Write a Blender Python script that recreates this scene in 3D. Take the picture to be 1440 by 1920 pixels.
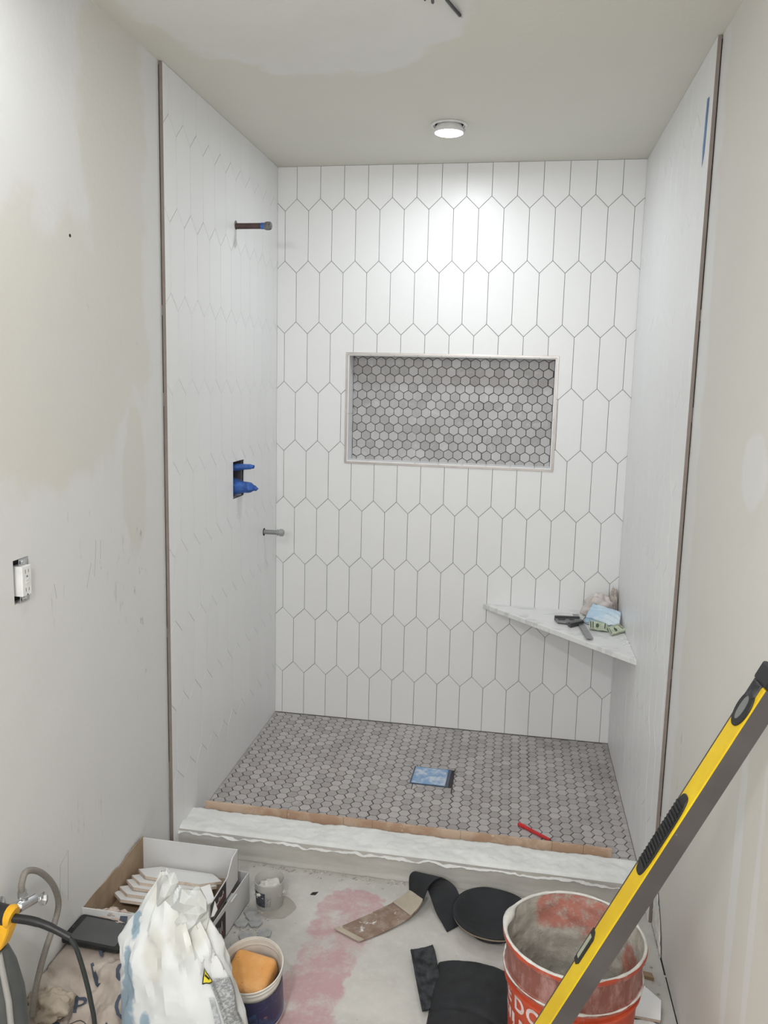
import bpy, bmesh, math, random
from mathutils import Vector, Matrix, noise
R = math.radians
random.seed(7)
scene = bpy.context.scene
for o in list(bpy.data.objects): bpy.data.objects.remove(o)

# ------------------------------------------------------------------ camera
cam = bpy.data.objects.new('camera', bpy.data.cameras.new('camera'))
scene.collection.objects.link(cam); scene.camera = cam
cam.data.sensor_width = 36; cam.data.sensor_fit = 'AUTO'
cam.data.lens = 1572.43 / 1920 * 36
cr = Vector((0.98303622, 0.18177338, 0.02445877)); cu = Vector((-0.05134219, 0.1446993, 0.98814275)); cf = Vector((-0.17607888, 0.97263588, -0.1515773))
m = Matrix.Identity(4)
for i in range(3): m[i][0] = cr[i]; m[i][1] = cu[i]; m[i][2] = -cf[i]
m.translation = (1.14633, -3.59882, 1.53471)
cam.matrix_world = m
cam.data.clip_start = 0.02

# ------------------------------------------------------------------ light and exposure
world = bpy.data.worlds.new('world'); scene.world = world; world.use_nodes = True
world.node_tree.nodes['Background'].inputs[0].default_value = (0.8, 0.85, 1, 1)
world.node_tree.nodes['Background'].inputs[1].default_value = 0.05
vs = scene.view_settings
vs.view_transform = 'Standard'; vs.look = 'None'; vs.gamma = 1; vs.use_curve_mapping = False
EXPOSURE = 0.25
SHOWER_W, ROOM_W, BACK_FILL_W, FILL_BAR_W = 4.3, 1.9, 23.0, 17.0
vs.exposure = EXPOSURE
H = 2.4335; W = 1.5138; S = 0.026283; D = 1.1892; FZ = -0.04; TH = 0.012
FY_ = -4.9; SHOWER_LAMP = (0.785, -0.51); ROOM_LAMP = (0.42, -2.15); BACK_FILL = (0.85, -4.0)
def lamp(name, x, y, power, size, col, parent=None):
    l = bpy.data.lights.new(name, 'AREA'); l.shape = 'DISK'; l.size = size; l.energy = power; l.color = col
    o = bpy.data.objects.new(name, l); scene.collection.objects.link(o); o.location = (x, y, H - 0.034)
    return o
lamp('shower_lamp_light', *SHOWER_LAMP, SHOWER_W, 0.10, (0.90, 0.96, 1.0))
lamp('room_lamp_light', *ROOM_LAMP, ROOM_W, 0.15, (0.92, 0.965, 1.0))
vl = lamp('fill_bar_glow', .78, FY_ + .2, FILL_BAR_W, .5, (.98, .99, 1.0)); vl.location.z = 1.95; vl.rotation_euler = (R(90), 0, 0); vl.data.shape = 'RECTANGLE'; vl.data.size = .7; vl.data.size_y = .14  # added fill, out of view: even frontal light for shower and ceiling
lamp('back_fill_light', *BACK_FILL, BACK_FILL_W, 0.15, (0.97, 0.985, 1.0))  # added ambient fill from behind the camera

# ------------------------------------------------------------------ helpers
col = scene.collection
ORG = {}
def org(p): return ORG.get(p.name, Vector((0, 0, 0))) if p else Vector((0, 0, 0))
def thing(name, label, cat, loc=(0, 0, 0), rotz=0, group=None, rot=None):
    o = bpy.data.objects.new(name, None); col.objects.link(o); o.empty_display_size = .05
    o.location = loc; o.rotation_euler = rot or (0, 0, rotz); o['label'] = label; o['category'] = cat
    if group: o['group'] = group
    ORG[o.name] = Vector(loc)
    return o
def tag(o, label, cat, group=None):
    o['label'] = label; o['category'] = cat
    if group: o['group'] = group
    return o
def struct(o): o['kind'] = 'structure'; return o
def link_copy(o, parent=None):
    c = o.copy(); col.objects.link(c); c.parent = parent
    for ch in list(o.children): link_copy(ch, c)
    return c

class MB:
    def __init__(s): s.v = []; s.f = []; s.mi = []
    def add(s, vs_, fs, mi=0):
        b = len(s.v); s.v += [tuple(v) for v in vs_]; s.f += [tuple(b + i for i in f) for f in fs]; s.mi += [mi] * len(fs); return s
    def box(s, lo, hi, mi=0, M=None):
        x0, y0, z0 = lo; x1, y1, z1 = hi
        v = [Vector(p) for p in ((x0,y0,z0),(x1,y0,z0),(x1,y1,z0),(x0,y1,z0),(x0,y0,z1),(x1,y0,z1),(x1,y1,z1),(x0,y1,z1))]
        if M: v = [M @ p for p in v]
        return s.add(v, [(0,3,2,1),(4,5,6,7),(0,1,5,4),(1,2,6,5),(2,3,7,6),(3,0,4,7)], mi)
    def quadbox(s, pts, off, mi=0):
        n = len(pts); v = [Vector(p) for p in pts] + [Vector(p) + Vector(off) for p in pts]
        return s.add(v, [tuple(range(n))[::-1], tuple(range(n, 2*n))] + [(i, (i+1) % n, n + (i+1) % n, n + i) for i in range(n)], mi)
    def tube(s, pts, r, n=12, mi=0, caps=True):
        pts = [Vector(p) for p in pts]; rs = r if isinstance(r, (list, tuple)) else [r] * len(pts)
        base = len(s.v); up = None
        for i, p in enumerate(pts):
            t = (pts[min(i+1, len(pts)-1)] - pts[max(i-1, 0)]).normalized()
            if up is None: up = t.orthogonal().normalized()
            up = (up - t * up.dot(t)).normalized(); b = t.cross(up)
            for k in range(n):
                a = 2 * math.pi * k / n; s.v.append(tuple(p + (up * math.cos(a) + b * math.sin(a)) * rs[i]))
        for i in range(len(pts) - 1):
            for k in range(n):
                s.f.append((base + i*n + k, base + i*n + (k+1) % n, base + (i+1)*n + (k+1) % n, base + (i+1)*n + k)); s.mi.append(mi)
        if caps:
            s.f.append(tuple(base + k for k in range(n))[::-1]); s.mi.append(mi)
            s.f.append(tuple(base + (len(pts)-1)*n + k for k in range(n))); s.mi.append(mi)
        return s
    def lathe(s, prof, c, n=48, mi=0, axis=None, jit=0, fn=None):
        # prof list of (r, z); rotate about z through c, or about an axis vector
        base = len(s.v); c = Vector(c)
        q = Vector((0, 0, 1)).rotation_difference(Vector(axis)) if axis else None
        for j, (r_, z) in enumerate(prof):
            for k in range(n):
                a = 2 * math.pi * k / n; rr = r_ + (jit * (noise.noise(Vector((math.cos(a)*3, math.sin(a)*3, j*1.7))) if jit else 0))
                p = Vector((rr * math.cos(a), rr * math.sin(a), z))
                if fn: p = fn(p, a, j)
                if q: p = q @ p
                s.v.append(tuple(c + p))
        for j in range(len(prof) - 1):
            for k in range(n):
                s.f.append((base + j*n + k, base + j*n + (k+1) % n, base + (j+1)*n + (k+1) % n, base + (j+1)*n + k)); s.mi.append(mi)
        if prof[0][0] > 1e-6: s.f.append(tuple(base + k for k in range(n))[::-1]); s.mi.append(mi)
        if prof[-1][0] > 1e-6: s.f.append(tuple(base + (len(prof)-1)*n + k for k in range(n))); s.mi.append(mi)
        return s
    def grid(s, fn, nu, nv, closeu=False, mi=0, thick=0):
        base = len(s.v); P = [[Vector(fn(i / nu, j / nv)) for i in range(nu if closeu else nu + 1)] for j in range(nv + 1)]
        w = len(P[0])
        for row in P:
            for p in row: s.v.append(tuple(p))
        def idx(i, j): return base + j * w + (i % w if closeu else i)
        for j in range(nv):
            for i in range(nu): s.f.append((idx(i, j), idx(i+1, j), idx(i+1, j+1), idx(i, j+1))); s.mi.append(mi)
        return s
    def build(s, name, mats, parent=None, smooth=False, bevel=0, solid=0, sub=0, local=False, angle=40):
        me = bpy.data.meshes.new(name); o0 = Vector((0,0,0)) if local else org(parent)
        me.from_pydata([(v[0]-o0.x, v[1]-o0.y, v[2]-o0.z) for v in s.v], [], s.f)
        if not isinstance(mats, (list, tuple)): mats = [mats]
        for mt in mats: me.materials.append(mt)
        if len(mats) > 1:
            for p, i in zip(me.polygons, s.mi): p.material_index = i
        bm = bmesh.new(); bm.from_mesh(me); bmesh.ops.remove_doubles(bm, verts=bm.verts, dist=1e-6); bmesh.ops.recalc_face_normals(bm, faces=bm.faces); bm.to_mesh(me); bm.free()
        o = bpy.data.objects.new(name, me); col.objects.link(o)
        if parent: o.parent = parent; ORG[o.name] = org(parent)
        if smooth:
            for p in me.polygons: p.use_smooth = True
            if angle < 180: me.set_sharp_from_angle(angle=R(angle))
        if solid: md = o.modifiers.new('solid', 'SOLIDIFY'); md.thickness = solid; md.offset = 0
        if bevel: md = o.modifiers.new('bevel', 'BEVEL'); md.width = bevel; md.segments = 2; md.limit_method = 'ANGLE'; md.angle_limit = R(35)
        if sub: md = o.modifiers.new('sub', 'SUBSURF'); md.levels = sub; md.render_levels = sub
        return o
def boolean(o, cutters):
    tmp = []
    for lo, hi in cutters:
        c = MB().box(lo, hi).build('cut', M_dark); tmp.append(c)
        md = o.modifiers.new('cut', 'BOOLEAN'); md.operation = 'DIFFERENCE'; md.object = c; md.solver = 'EXACT'
    dg = bpy.context.evaluated_depsgraph_get(); dg.update()
    me = bpy.data.meshes.new_from_object(o.evaluated_get(dg)); o.modifiers.clear(); o.data = me
    for c in tmp: bpy.data.objects.remove(c)
def catmull(pts, n):
    pts = [Vector(p) for p in pts]; out = []
    P = [pts[0]] + pts + [pts[-1]]
    for i in range(len(pts) - 1):
        a, b, c, d = P[i:i+4]
        for k in range(n):
            t = k / n; out.append(0.5 * ((2*b) + (c-a)*t + (2*a-5*b+4*c-d)*t*t + (3*b-a-3*c+d)*t*t*t))
    out.append(pts[-1]); return out
def fbm(p, o=4): return noise.fractal(Vector(p), 1.0, 2.0, o)
def mesh_text(name, txt, size, mat, parent, fn, bold=0.0, spacing=1.0):
    cu_ = bpy.data.curves.new(name, 'FONT'); cu_.body = txt; cu_.size = size; cu_.offset = bold; cu_.space_character = spacing; cu_.resolution_u = 3
    t = bpy.data.objects.new(name, cu_); col.objects.link(t)
    dg = bpy.context.evaluated_depsgraph_get(); dg.update(); me = bpy.data.meshes.new_from_object(t.evaluated_get(dg)); bpy.data.objects.remove(t)
    bm = bmesh.new(); bm.from_mesh(me)
    bmesh.ops.triangulate(bm, faces=bm.faces); bmesh.ops.subdivide_edges(bm, edges=[e for e in bm.edges if e.calc_length() > size*.2], cuts=2, use_grid_fill=False)
    o0 = org(parent)
    for v in bm.verts: v.co = Vector(fn(v.co.x, v.co.y)) - o0
    bm.to_mesh(me); bm.free(); me.materials.clear(); me.materials.append(mat)
    o = bpy.data.objects.new(name, me); col.objects.link(o); o.parent = parent
    return o

# ------------------------------------------------------------------ materials
class NT:
    def __init__(s, name):
        s.m = bpy.data.materials.new(name); s.m.use_nodes = True; s.t = s.m.node_tree; s.n = s.t.nodes; s.b = s.n['Principled BSDF']
        s.tc = None
    def node(s, ty, **kw):
        n = s.n.new(ty)
        for k, v in kw.items(): setattr(n, k, v)
        return n
    def L(s, a, b): s.t.links.new(a, b)
    def co(s):
        if not s.tc: s.tc = s.node('ShaderNodeTexCoord')
        return s.tc.outputs['Object']
    def val(s, x, sock):
        if isinstance(x, (int, float)): sock.default_value = x
        elif isinstance(x, tuple): sock.default_value = (*x, 1) if len(x) == 3 and len(sock.default_value) == 4 else x
        else: s.L(x, sock)
    def math(s, op, a, b=0.0, c=0.0, clamp=False):
        n = s.node('ShaderNodeMath', operation=op, use_clamp=clamp); s.val(a, n.inputs[0]); s.val(b, n.inputs[1]); s.val(c, n.inputs[2]); return n.outputs[0]
    def noise(s, scale, detail=4, rough=.55, vec=None, stretch=None, dist=0):
        n = s.node('ShaderNodeTexNoise'); n.inputs['Scale'].default_value = scale; n.inputs['Detail'].default_value = detail; n.inputs['Roughness'].default_value = rough; n.inputs['Distortion'].default_value = dist
        v = vec or s.co()
        if stretch: mp = s.node('ShaderNodeMapping'); mp.inputs['Scale'].default_value = stretch; s.L(v, mp.inputs[0]); v = mp.outputs[0]
        s.L(v, n.inputs['Vector']); return n.outputs['Fac']
    def ramp(s, x, a, b):   # smoothstep a..b -> 0..1
        n = s.node('ShaderNodeMapRange', interpolation_type='SMOOTHSTEP'); s.val(x, n.inputs[0]); n.inputs[1].default_value = a; n.inputs[2].default_value = b; return n.outputs[0]
    def mix(s, f, a, b):
        n = s.node('ShaderNodeMix', data_type='RGBA'); s.val(f, n.inputs[0]); s.val(a, n.inputs[6]); s.val(b, n.inputs[7]); return n.outputs[2]
    def blob(s, c, r):      # 1 at centre, 0 on the ellipsoid's surface, negative outside
        mp = s.node('ShaderNodeMapping'); s.L(s.co(), mp.inputs[0])
        mp.inputs['Scale'].default_value = tuple(1 / x for x in r); mp.inputs['Location'].default_value = tuple(-a / b for a, b in zip(c, r))
        ln = s.node('ShaderNodeVectorMath', operation='LENGTH'); s.L(mp.outputs[0], ln.inputs[0])
        return s.math('SUBTRACT', 1.0, ln.outputs['Value'])
    def patches(s, blobs, scale=9, amp=.8, soft=.12, detail=5):
        m_ = None
        for c, r in blobs:
            b = s.blob(c, r); m_ = b if m_ is None else s.math('MAXIMUM', m_, b)
        nz = s.math('MULTIPLY', s.math('SUBTRACT', s.noise(scale, detail), .5), amp)
        return s.ramp(s.math('ADD', m_, nz), 0, soft)
    def bump(s, h, strength=.3, dist=.002):
        n = s.node('ShaderNodeBump'); n.inputs['Strength'].default_value = strength; n.inputs['Distance'].default_value = dist; s.val(h, n.inputs['Height']); s.L(n.outputs[0], s.b.inputs['Normal'])
    def out(s, color=None, rough=None, metal=None, spec=None):
        if color is not None: s.val(color, s.b.inputs['Base Color'])
        if rough is not None: s.val(rough, s.b.inputs['Roughness'])
        if metal is not None: s.val(metal, s.b.inputs['Metallic'])
        if spec is not None: s.val(spec, s.b.inputs['Specular IOR Level'])
        return s.m
def plain(name, c, rough=.5, metal=0, var=.06, scale=20, bump=0, bscale=60, spec=.5):
    t = NT(name); n = t.noise(scale)
    d = tuple(max(0, x * (1 - var)) for x in c); e = tuple(min(1, x * (1 + var)) for x in c)
    cc = t.mix(t.ramp(n, .3, .7), d, e)
    if bump: t.bump(t.noise(bscale, 5), bump)
    return t.out(cc, rough, metal, spec)
def emit(name, c, s_):
    t = NT(name); t.b.inputs['Emission Color'].default_value = (*c, 1); t.b.inputs['Emission Strength'].default_value = s_; return t.out(c, .4)

M_dark = plain('dark void', (.012, .012, .012), .9)
M_thin = plain('thinset behind the tiles', (.20, .19, .18), .9, bump=.3)
# white picket tile, a hair of difference from tile to tile
t = NT('white picket tile glaze'); g = t.node('ShaderNodeNewGeometry')
M_tile = t.out(t.mix(g.outputs['Random Per Island'], (.830, .830, .830), (.850, .850, .850)), .38)
t.bump(t.noise(3, 2), .05, .01)
t = NT('tan tile body'); M_body = t.out(t.mix(t.ramp(t.noise(40, 4, vec=None), .4, .6), (.50, .40, .32), (.62, .53, .45)), .8)
# marble hexagons
def hexmat(name, a, b, c):
    t = NT(name); g = t.node('ShaderNodeNewGeometry'); r_ = g.outputs['Random Per Island']
    base = t.mix(r_, a, b); vein = t.ramp(t.noise(26, 5, .6, dist=1.2), .5, .75)
    base = t.mix(t.math('MULTIPLY', vein, .5), base, c)
    haze = t.ramp(t.noise(2.2, 4), .5, .75); base = t.mix(t.math('MULTIPLY', haze, .25), base, (.60, .59, .58))
    t.bump(t.noise(90, 4), .12); return t.out(base, .45)
M_hexf = hexmat('grey marble hexagon', (.36, .33, .322), (.51, .475, .467), (.59, .565, .56))
M_hexn = hexmat('grey marble hexagon in the niche', (.37, .355, .355), (.54, .525, .53), (.64, .63, .64))
M_grout = plain('dark bedding between hexagons', (.045, .042, .04), .9)
M_trim = plain('taupe metal edge', (.235, .195, .17), .6, 0)
M_trimn = plain('satin niche edge', (.50, .46, .44), .35, .5)
# walls
def wallmat(name, base, paint, blobs, scuffs, extra=None, scale=7, amp=.9, soft=.25):
    t = NT(name); k = t.patches(blobs, scale, amp, soft); c = t.mix(k, base, paint)
    c = t.mix(t.math('MULTIPLY', t.ramp(t.noise(2.3, 5, .6), .45, .7), .35), c, tuple(x * .93 for x in base))
    if extra: c = extra(t, c)
    for b, r, amt, st in scuffs:
        z = t.ramp(t.blob(b, r), 0, .5); s_ = t.ramp(t.noise(14, 6, .7, stretch=st), .60, .72)
        c = t.mix(t.math('MULTIPLY', t.math('MULTIPLY', z, s_), amt), c, (.30, .28, .27))
    h = t.math('ADD', t.math('MULTIPLY', t.noise(55, 4), .6), t.math('MULTIPLY', t.noise(5, 4), 1.6)); t.bump(h, .30, .004)
    return t.out(c, .75, 0, .3)
WHITE = (.74, .735, .725); BEIGE = (.70, .68, .635)
M_wl = wallmat('patched drywall left', WHITE, BEIGE,
    [((0, -1.46, 2.05), (.6, .19, .75)), ((0, -1.85, 1.60), (.6, .60, .36)), ((0, -1.40, 1.25), (.6, .08, .25))],
    [((0, -1.62, 1.05), (.4, .34, .22), .55, (1, 3.5, .7)), ((0, -1.38, .9), (.4, .16, .35), .6, (1, 2.2, 1)), ((0, -1.5, 1.75), (.4, .25, .35), .3, (1, 2, 1)), ((0, -1.8, .3), (.4, .3, .2), .5, (1, 3, .7))], scale=5, amp=1.1, soft=.22)
M_wr = wallmat('patched drywall right', BEIGE, WHITE,
    [((1.55, -1.19, 1.2), (.6, .13, 1.9)), ((1.57, -1.82, 1.38), (.3, .10, .09)), ((1.57, -1.95, .55), (.3, .03, .45)), ((1.57, -2.08, .5), (.3, .02, .4))],
    [((1.56, -1.35, .6), (.4, .10, .35), .5, (1, 2, 1)), ((1.56, -1.4, .0), (.4, .5, .12), .45, (1, 2, 1))])
M_ceil = wallmat('patched ceiling', (.77, .75, .68), (.82, .81, .78), [((.52, -1.55, H), (.44, .56, .5)), ((.1, -1.9, H), (.3, .3, .4))], [((.09, -.91, H), (.08, .08, .2), .8, (1, 1, 1))], scale=6, amp=.5, soft=.1)
M_wall = wallmat('plain drywall', BEIGE, WHITE, [((.7, -4.8, 1.5), (.5, .5, .5))], [])
# subfloor with a pink stain
t = NT('dusty subfloor')
c = t.mix(t.ramp(t.noise(5, 6, .65), .35, .7), (.52, .50, .47), (.64, .62, .585))
c = t.mix(t.math('MULTIPLY', t.ramp(t.noise(40, 5, .7), .55, .8), .5), c, (.70, .68, .65))
pk = t.patches([((.665, -1.34, FZ), (.115, .13, .3)), ((.655, -1.44, FZ), (.10, .16, .3)), ((.645, -1.55, FZ), (.09, .17, .3)), ((.635, -1.66, FZ), (.09, .17, .3)), ((.64, -1.78, FZ), (.085, .20, .3))], 30, .75, .16)
pk = t.math('MULTIPLY', pk, t.ramp(t.noise(13, 6, .75), .28, .60)); c = t.mix(t.math('MULTIPLY', pk, .60), c, (.50, .21, .25))
rd = t.patches([((1.40, -1.30, FZ), (.09, .12, .3)), ((1.2, -1.5, FZ), (.1, .05, .3))], 22, .9, .5); c = t.mix(t.math('MULTIPLY', rd, .3), c, (.55, .28, .26))
dt = t.patches([((.36, -1.5, FZ), (.16, .22, .3)), ((1.5, -1.5, FZ), (.10, .4, .3))], 12, 1.0, .5); c = t.mix(t.math('MULTIPLY', dt, .45), c, (.36, .34, .32))
t.bump(t.math('ADD', t.noise(30, 6), t.math('MULTIPLY', t.noise(150, 4), .4)), .25, .003); M_floor = t.out(c, .8, 0, .3)
t = NT('skim plaster on the curb'); c = t.mix(t.ramp(t.noise(8, 6, .7), .4, .65), (.74, .745, .73), (.82, .825, .81)); t.bump(t.noise(25, 7, .65), .6, .006); M_curbtop = t.out(c, .8)
t = NT('grey mortar board'); c = t.mix(t.ramp(t.noise(7, 6, .7, stretch=(.4, 1, 2)), .35, .7), (.47, .455, .42), (.57, .555, .52)); t.bump(t.noise(18, 6, .6, stretch=(.3, 1, 2)), .3, .004); M_curbface = t.out(c, .85)

# ------------------------------------------------------------------ structure
FY = -4.9
def LX(y, d=0): return -S * y + d
def RX(y, d=0): return W - S * y - d
o = MB().box((-1.2, FY - .1, FZ - .1), (2.8, .3, FZ)).build('floor', M_floor); struct(o)
o = MB().box((-1.2, FY - .1, H), (2.8, .3, H + .1)).build('ceiling', M_ceil); struct(o)
# left and right drywall, sheared with the room
OUT_Y, OUT_Z = (-1.992, -1.934), (1.035, 1.134)
wl = MB().quadbox([(LX(0, -.012), 0, FZ), (LX(FY, -.012), FY, FZ), (LX(FY, -.012), FY, H), (LX(0, -.012), 0, H)], (-.12, 0, 0)).build('wall_left', M_wl); struct(wl)
boolean(wl, [((-.06, OUT_Y[0], OUT_Z[0]), (.2, OUT_Y[1], OUT_Z[1])), ((-.075, -.585, 1.086), (.2, -.457, 1.224))])
wr = MB().quadbox([(RX(0, -.012), 0, FZ), (RX(FY, -.012), FY, FZ), (RX(FY, -.012), FY, H), (RX(0, -.012), 0, H)], (.12, 0, 0)).build('wall_right', M_wr); struct(wr)
o = MB().box((-.3, FY - .1, FZ), (1.9, FY, H)).build('wall_front', M_wall); struct(o)
NX0, NX1, NZ0, NZ1, ND = .3175, 1.2095, 1.189, 1.6585, .085
wb = MB()
wb.box((-.14, .004, FZ), (NX0, .2, H)); wb.box((NX1, .004, FZ), (W + .14, .2, H)); wb.box((NX0, .004, FZ), (NX1, .2, NZ0)); wb.box((NX0, .004, NZ1), (NX1, .2, H)); wb.box((NX0, ND + .006, NZ0), (NX1, .2, NZ1))
wb = wb.build('wall_back', M_thin); struct(wb)

def inset_poly(P, d):
    n = len(P); out = []
    for i in range(n):
        a, b, c = Vector(P[i-1]), Vector(P[i]), Vector(P[(i+1) % n])
        e1 = (b - a).normalized(); e2 = (c - b).normalized(); n1 = Vector((-e1.y, e1.x)); n2 = Vector((-e2.y, e2.x))
        k = 1 + n1.dot(n2)
        if k < .05: return None
        out.append(b + (n1 + n2) * (d / k))
    return out
def clip(P, x0, x1, y0, y1):
    for ax, lim, sg in ((0, x0, 1), (0, x1, -1), (1, y0, 1), (1, y1, -1)):
        o_ = []
        for i in range(len(P)):
            a, b = P[i-1], P[i]; da = sg * (a[ax] - lim); db = sg * (b[ax] - lim)
            if (da < 0) != (db < 0): t_ = da / (da - db); o_.append(Vector(a).lerp(Vector(b), t_))
            if db >= 0: o_.append(Vector(b))
        P = o_
        if len(P) < 3: return None
    Q = [p for i, p in enumerate(P) if (p - P[i-1]).length > 2e-4]
    if len(Q) < 3: return None
    ar = sum(Q[i-1].x * Q[i].y - Q[i].x * Q[i-1].y for i in range(len(Q))) / 2
    return Q if ar > 4e-5 else None
def tile_add(mb, poly, fmap, gap, thick, bev, jit=0):
    P = inset_poly(poly, gap / 2); 
    if not P: return
    ar = sum(P[i-1].x * P[i].y - P[i].x * P[i-1].y for i in range(len(P))) / 2
    if ar < 1e-5: return
    Q = inset_poly(P, bev) or P
    n = len(P); j = random.uniform(-jit, jit)
    v = [fmap(p.x, p.y, -thick) for p in P] + [fmap(p.x, p.y, -bev*.7 + j) for p in P] + [fmap(q.x, q.y, j) for q in Q]
    f = [tuple(range(n))[::-1]] + [(i, (i+1) % n, n + (i+1) % n, n + i) for i in range(n)] + [(n+i, n + (i+1) % n, 2*n + (i+1) % n, 2*n + i) for i in range(n)] + [tuple(range(2*n, 3*n))]
    mb.add(v, f)
def pickets(fmap, ph, p, u1, lo, hi, par, gap=.0019):
    mb = MB(); a, q, zt = .0498, .25626, .0
    zt = 2.3021
    for k in range(-2, 11):
        for h in range(-4, 40):
            if (h + k) % 2 != par: continue
            x = ph + h * p / 2; zc = zt - k * q
            # apex top at zc, shoulders zc-a, lower shoulders zc-q, bottom apex zc-q-a
            P = [Vector(t_) for t_ in ((x, zc - q - a), (x + p/2, zc - q), (x + p/2, zc - a), (x, zc), (x - p/2, zc - a), (x - p/2, zc - q))]
            P = clip(P, -.0013 if u1 > 1.3 else 0, u1 + (.0013 if u1 > 1.3 else 0), lo, hi)
            if P: tile_add(mb, P, fmap, gap, .0085, .0007, .0002)
    return mb
bk = pickets(lambda u, v, d: (u, -d, v), .0332, .1032, W, .002, H, 1).build('picket_tiles', M_tile, wb)
boolean(bk, [((.3125, -.2, 1.1835), (1.2145, .2, 1.6635))])
lt = pickets(lambda u, v, d: (S*u + d, -u, v), .1085, .1094, D, FZ, H, 1, .0017)
lt = lt.build('picket_tiles', M_tile, wl); boolean(lt, [((-.3, -.587, 1.084), (.2, -.455, 1.226))])
lb = MB().quadbox([(LX(0, -.0121), 0, FZ), (LX(-D, -.0121), -D + .002, FZ), (LX(-D, -.0121), -D + .002, H), (LX(0, -.0121), 0, H)], (.0081, 0, 0)).build('thinset_bed', M_thin, wl)
boolean(lb, [((-.3, -.587, 1.084), (.2, -.455, 1.226))])
pickets(lambda u, v, d: (W + S*u - d, -u, v), .06, .1094, D, FZ, H, 1, .0017).build('picket_tiles', M_tile, wr)
MB().quadbox([(RX(0, -.0121), 0, FZ), (RX(-D, -.0121), -D + .002, FZ), (RX(-D, -.0121), -D + .002, H), (RX(0, -.0121), 0, H)], (-.0081, 0, 0)).build('thinset_bed', M_thin, wr)
# metal edge strips, with a dark open joint beside them
for n_, X, sg in ((1, LX(-D), -1), (2, RX(-D), 1)):
    mb = MB(); x0, x1 = sorted((X, X + sg * .0092))
    mb.box((x0, -D - .0025, FZ), (x1, -D + .001, H - .002)); struct(mb.build('trim_%d' % n_, M_trim, bevel=.0006))
mb = MB()
for X, sg in ((LX(-D), -1), (RX(-D), 1)):
    for z0, z1, w_ in ((.3, .72, .0022), (.75, 1.45, .0020), (1.49, 1.72, .0026), (1.75, H - .01, .0034)):
        x0, x1 = sorted((X + sg * .0092, X + sg * (.0092 + w_))); mb.box((x0, -D - .0012, z0), (x1, -D + .004, z1))
struct(mb.build('trim_3', M_dark))

# hexagon mosaics
def hexes(fmap, x0, x1, y0, y1, pitch, pointx, gap, thick, jit=0, sheet=0, hole=None):
    mb = MB(); Rr = pitch / math.sqrt(3)
    nx = int((x1 - x0) / (1.5 * Rr if pointx else pitch)) + 4; ny = int((y1 - y0) / (pitch if pointx else 1.5 * Rr)) + 4
    for i in range(-2, nx):
        for j in range(-2, ny):
            if pointx: cx, cy = x0 + i * 1.5 * Rr, y0 + (j + (i % 2) / 2) * pitch
            else: cx, cy = x0 + (i + (j % 2) / 2) * pitch, y0 + j * 1.5 * Rr
            # sheets of mosaic meet with small misalignments
            if sheet:
                si, sj = int((cx - x0) // sheet), int((cy - y0) // sheet); rn = random.Random(si * 31 + sj * 17); cx += rn.uniform(-.0008, .0008); cy += rn.uniform(-.0008, .0008)
            a0 = 0 if pointx else math.pi / 6; an = random.uniform(-.025, .025)
            P = [Vector((cx + Rr * math.cos(a0 + an + k * math.pi / 3), cy + Rr * math.sin(a0 + an + k * math.pi / 3))) for k in range(6)]
            if hole and hole[0] - Rr < cx < hole[1] + Rr and hole[2] - Rr < cy < hole[3] + Rr:
                regs = [(x0, hole[0], y0, y1), (hole[1], x1, y0, y1), (hole[0], hole[1], y0, hole[2]), (hole[0], hole[1], hole[3], y1)]
            else: regs = [(x0, x1, y0, y1)]
            for rg in regs:
                Q = clip(P, *rg)
                if Q: tile_add(mb, Q, fmap, gap if len(regs) == 1 else gap * .8, thick, .0008, jit)
    return mb
CURB_IN = -.985
fl = MB().quadbox([(0, .004, FZ + .001), (LX(-1.0), -1.0, FZ + .001), (RX(-1.0), -1.0, FZ + .001), (W, .004, FZ + .001)], (0, 0, .0365)).build('floor_shower', M_grout); struct(fl)
DR = ((.728, -.415), (.875, -.410), (.870, -.560), (.723, -.566))
hx = hexes(lambda x, y, d: (x - S * y * 1.0, y, d + .0005), 0, W, -.998, 0, .0415, True, .0036, .005, .0004, .29, (.7215, .8745, -.5625, -.4095)).build('hexagon_mosaic', M_hexf, fl)
nf = hexes(lambda x, z, d: (x, ND - d, z), NX0 + .008, NX1 - .008, NZ0 + .006, NZ1 - .002, .0415, False, .0028, .005, .0003, .29).build('niche_mosaic', M_hexn, wb)
MB().box((NX0 + .001, ND + .0045, NZ0), (NX1 - .001, ND + .0075, NZ1)).build('niche_mosaic_bed', plain('grey niche bedding', (.10, .095, .09), .9), wb)
# niche lining of white tile, joints every picket width
mb = MB()
k = 0; x = NX0
while x < NX1 - .002:
    x2 = min(x + .1025, NX1); mb.box((x + .0006, .001, NZ0 - .001), (x2 - .0006, ND + .002, NZ0 + .008)); mb.box((x + .0006, .001, NZ1 - .008), (x2 - .0006, ND + .002, NZ1 + .001)); x = x2
for z0, z1 in ((NZ0 + .008, 1.40), (1.401, NZ1 - .008)):
    mb.box((NX0 - .001, .001, z0), (NX0 + .008, ND + .002, z1)); mb.box((NX1 - .008, .001, z0), (NX1 + .001, ND + .002, z1))
mb.build('niche_lining', M_tile, wb, bevel=.0005)
mb = MB(); e = .0085; a0, a1, b0, b1 = .3118, 1.2152, 1.1828, 1.6642
for lo, hi in (((a0, b0), (a1, b0 + e)), ((a0, b1 - e), (a1, b1)), ((a0, b0 + e), (a0 + e, b1 - e)), ((a1 - e, b0 + e), (a1, b1 - e))):
    mb.box((lo[0], -.0028, lo[1]), (hi[0], .006, hi[1]))
mb.build('niche_edge_strip', M_trimn, wb, bevel=.001)

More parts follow.
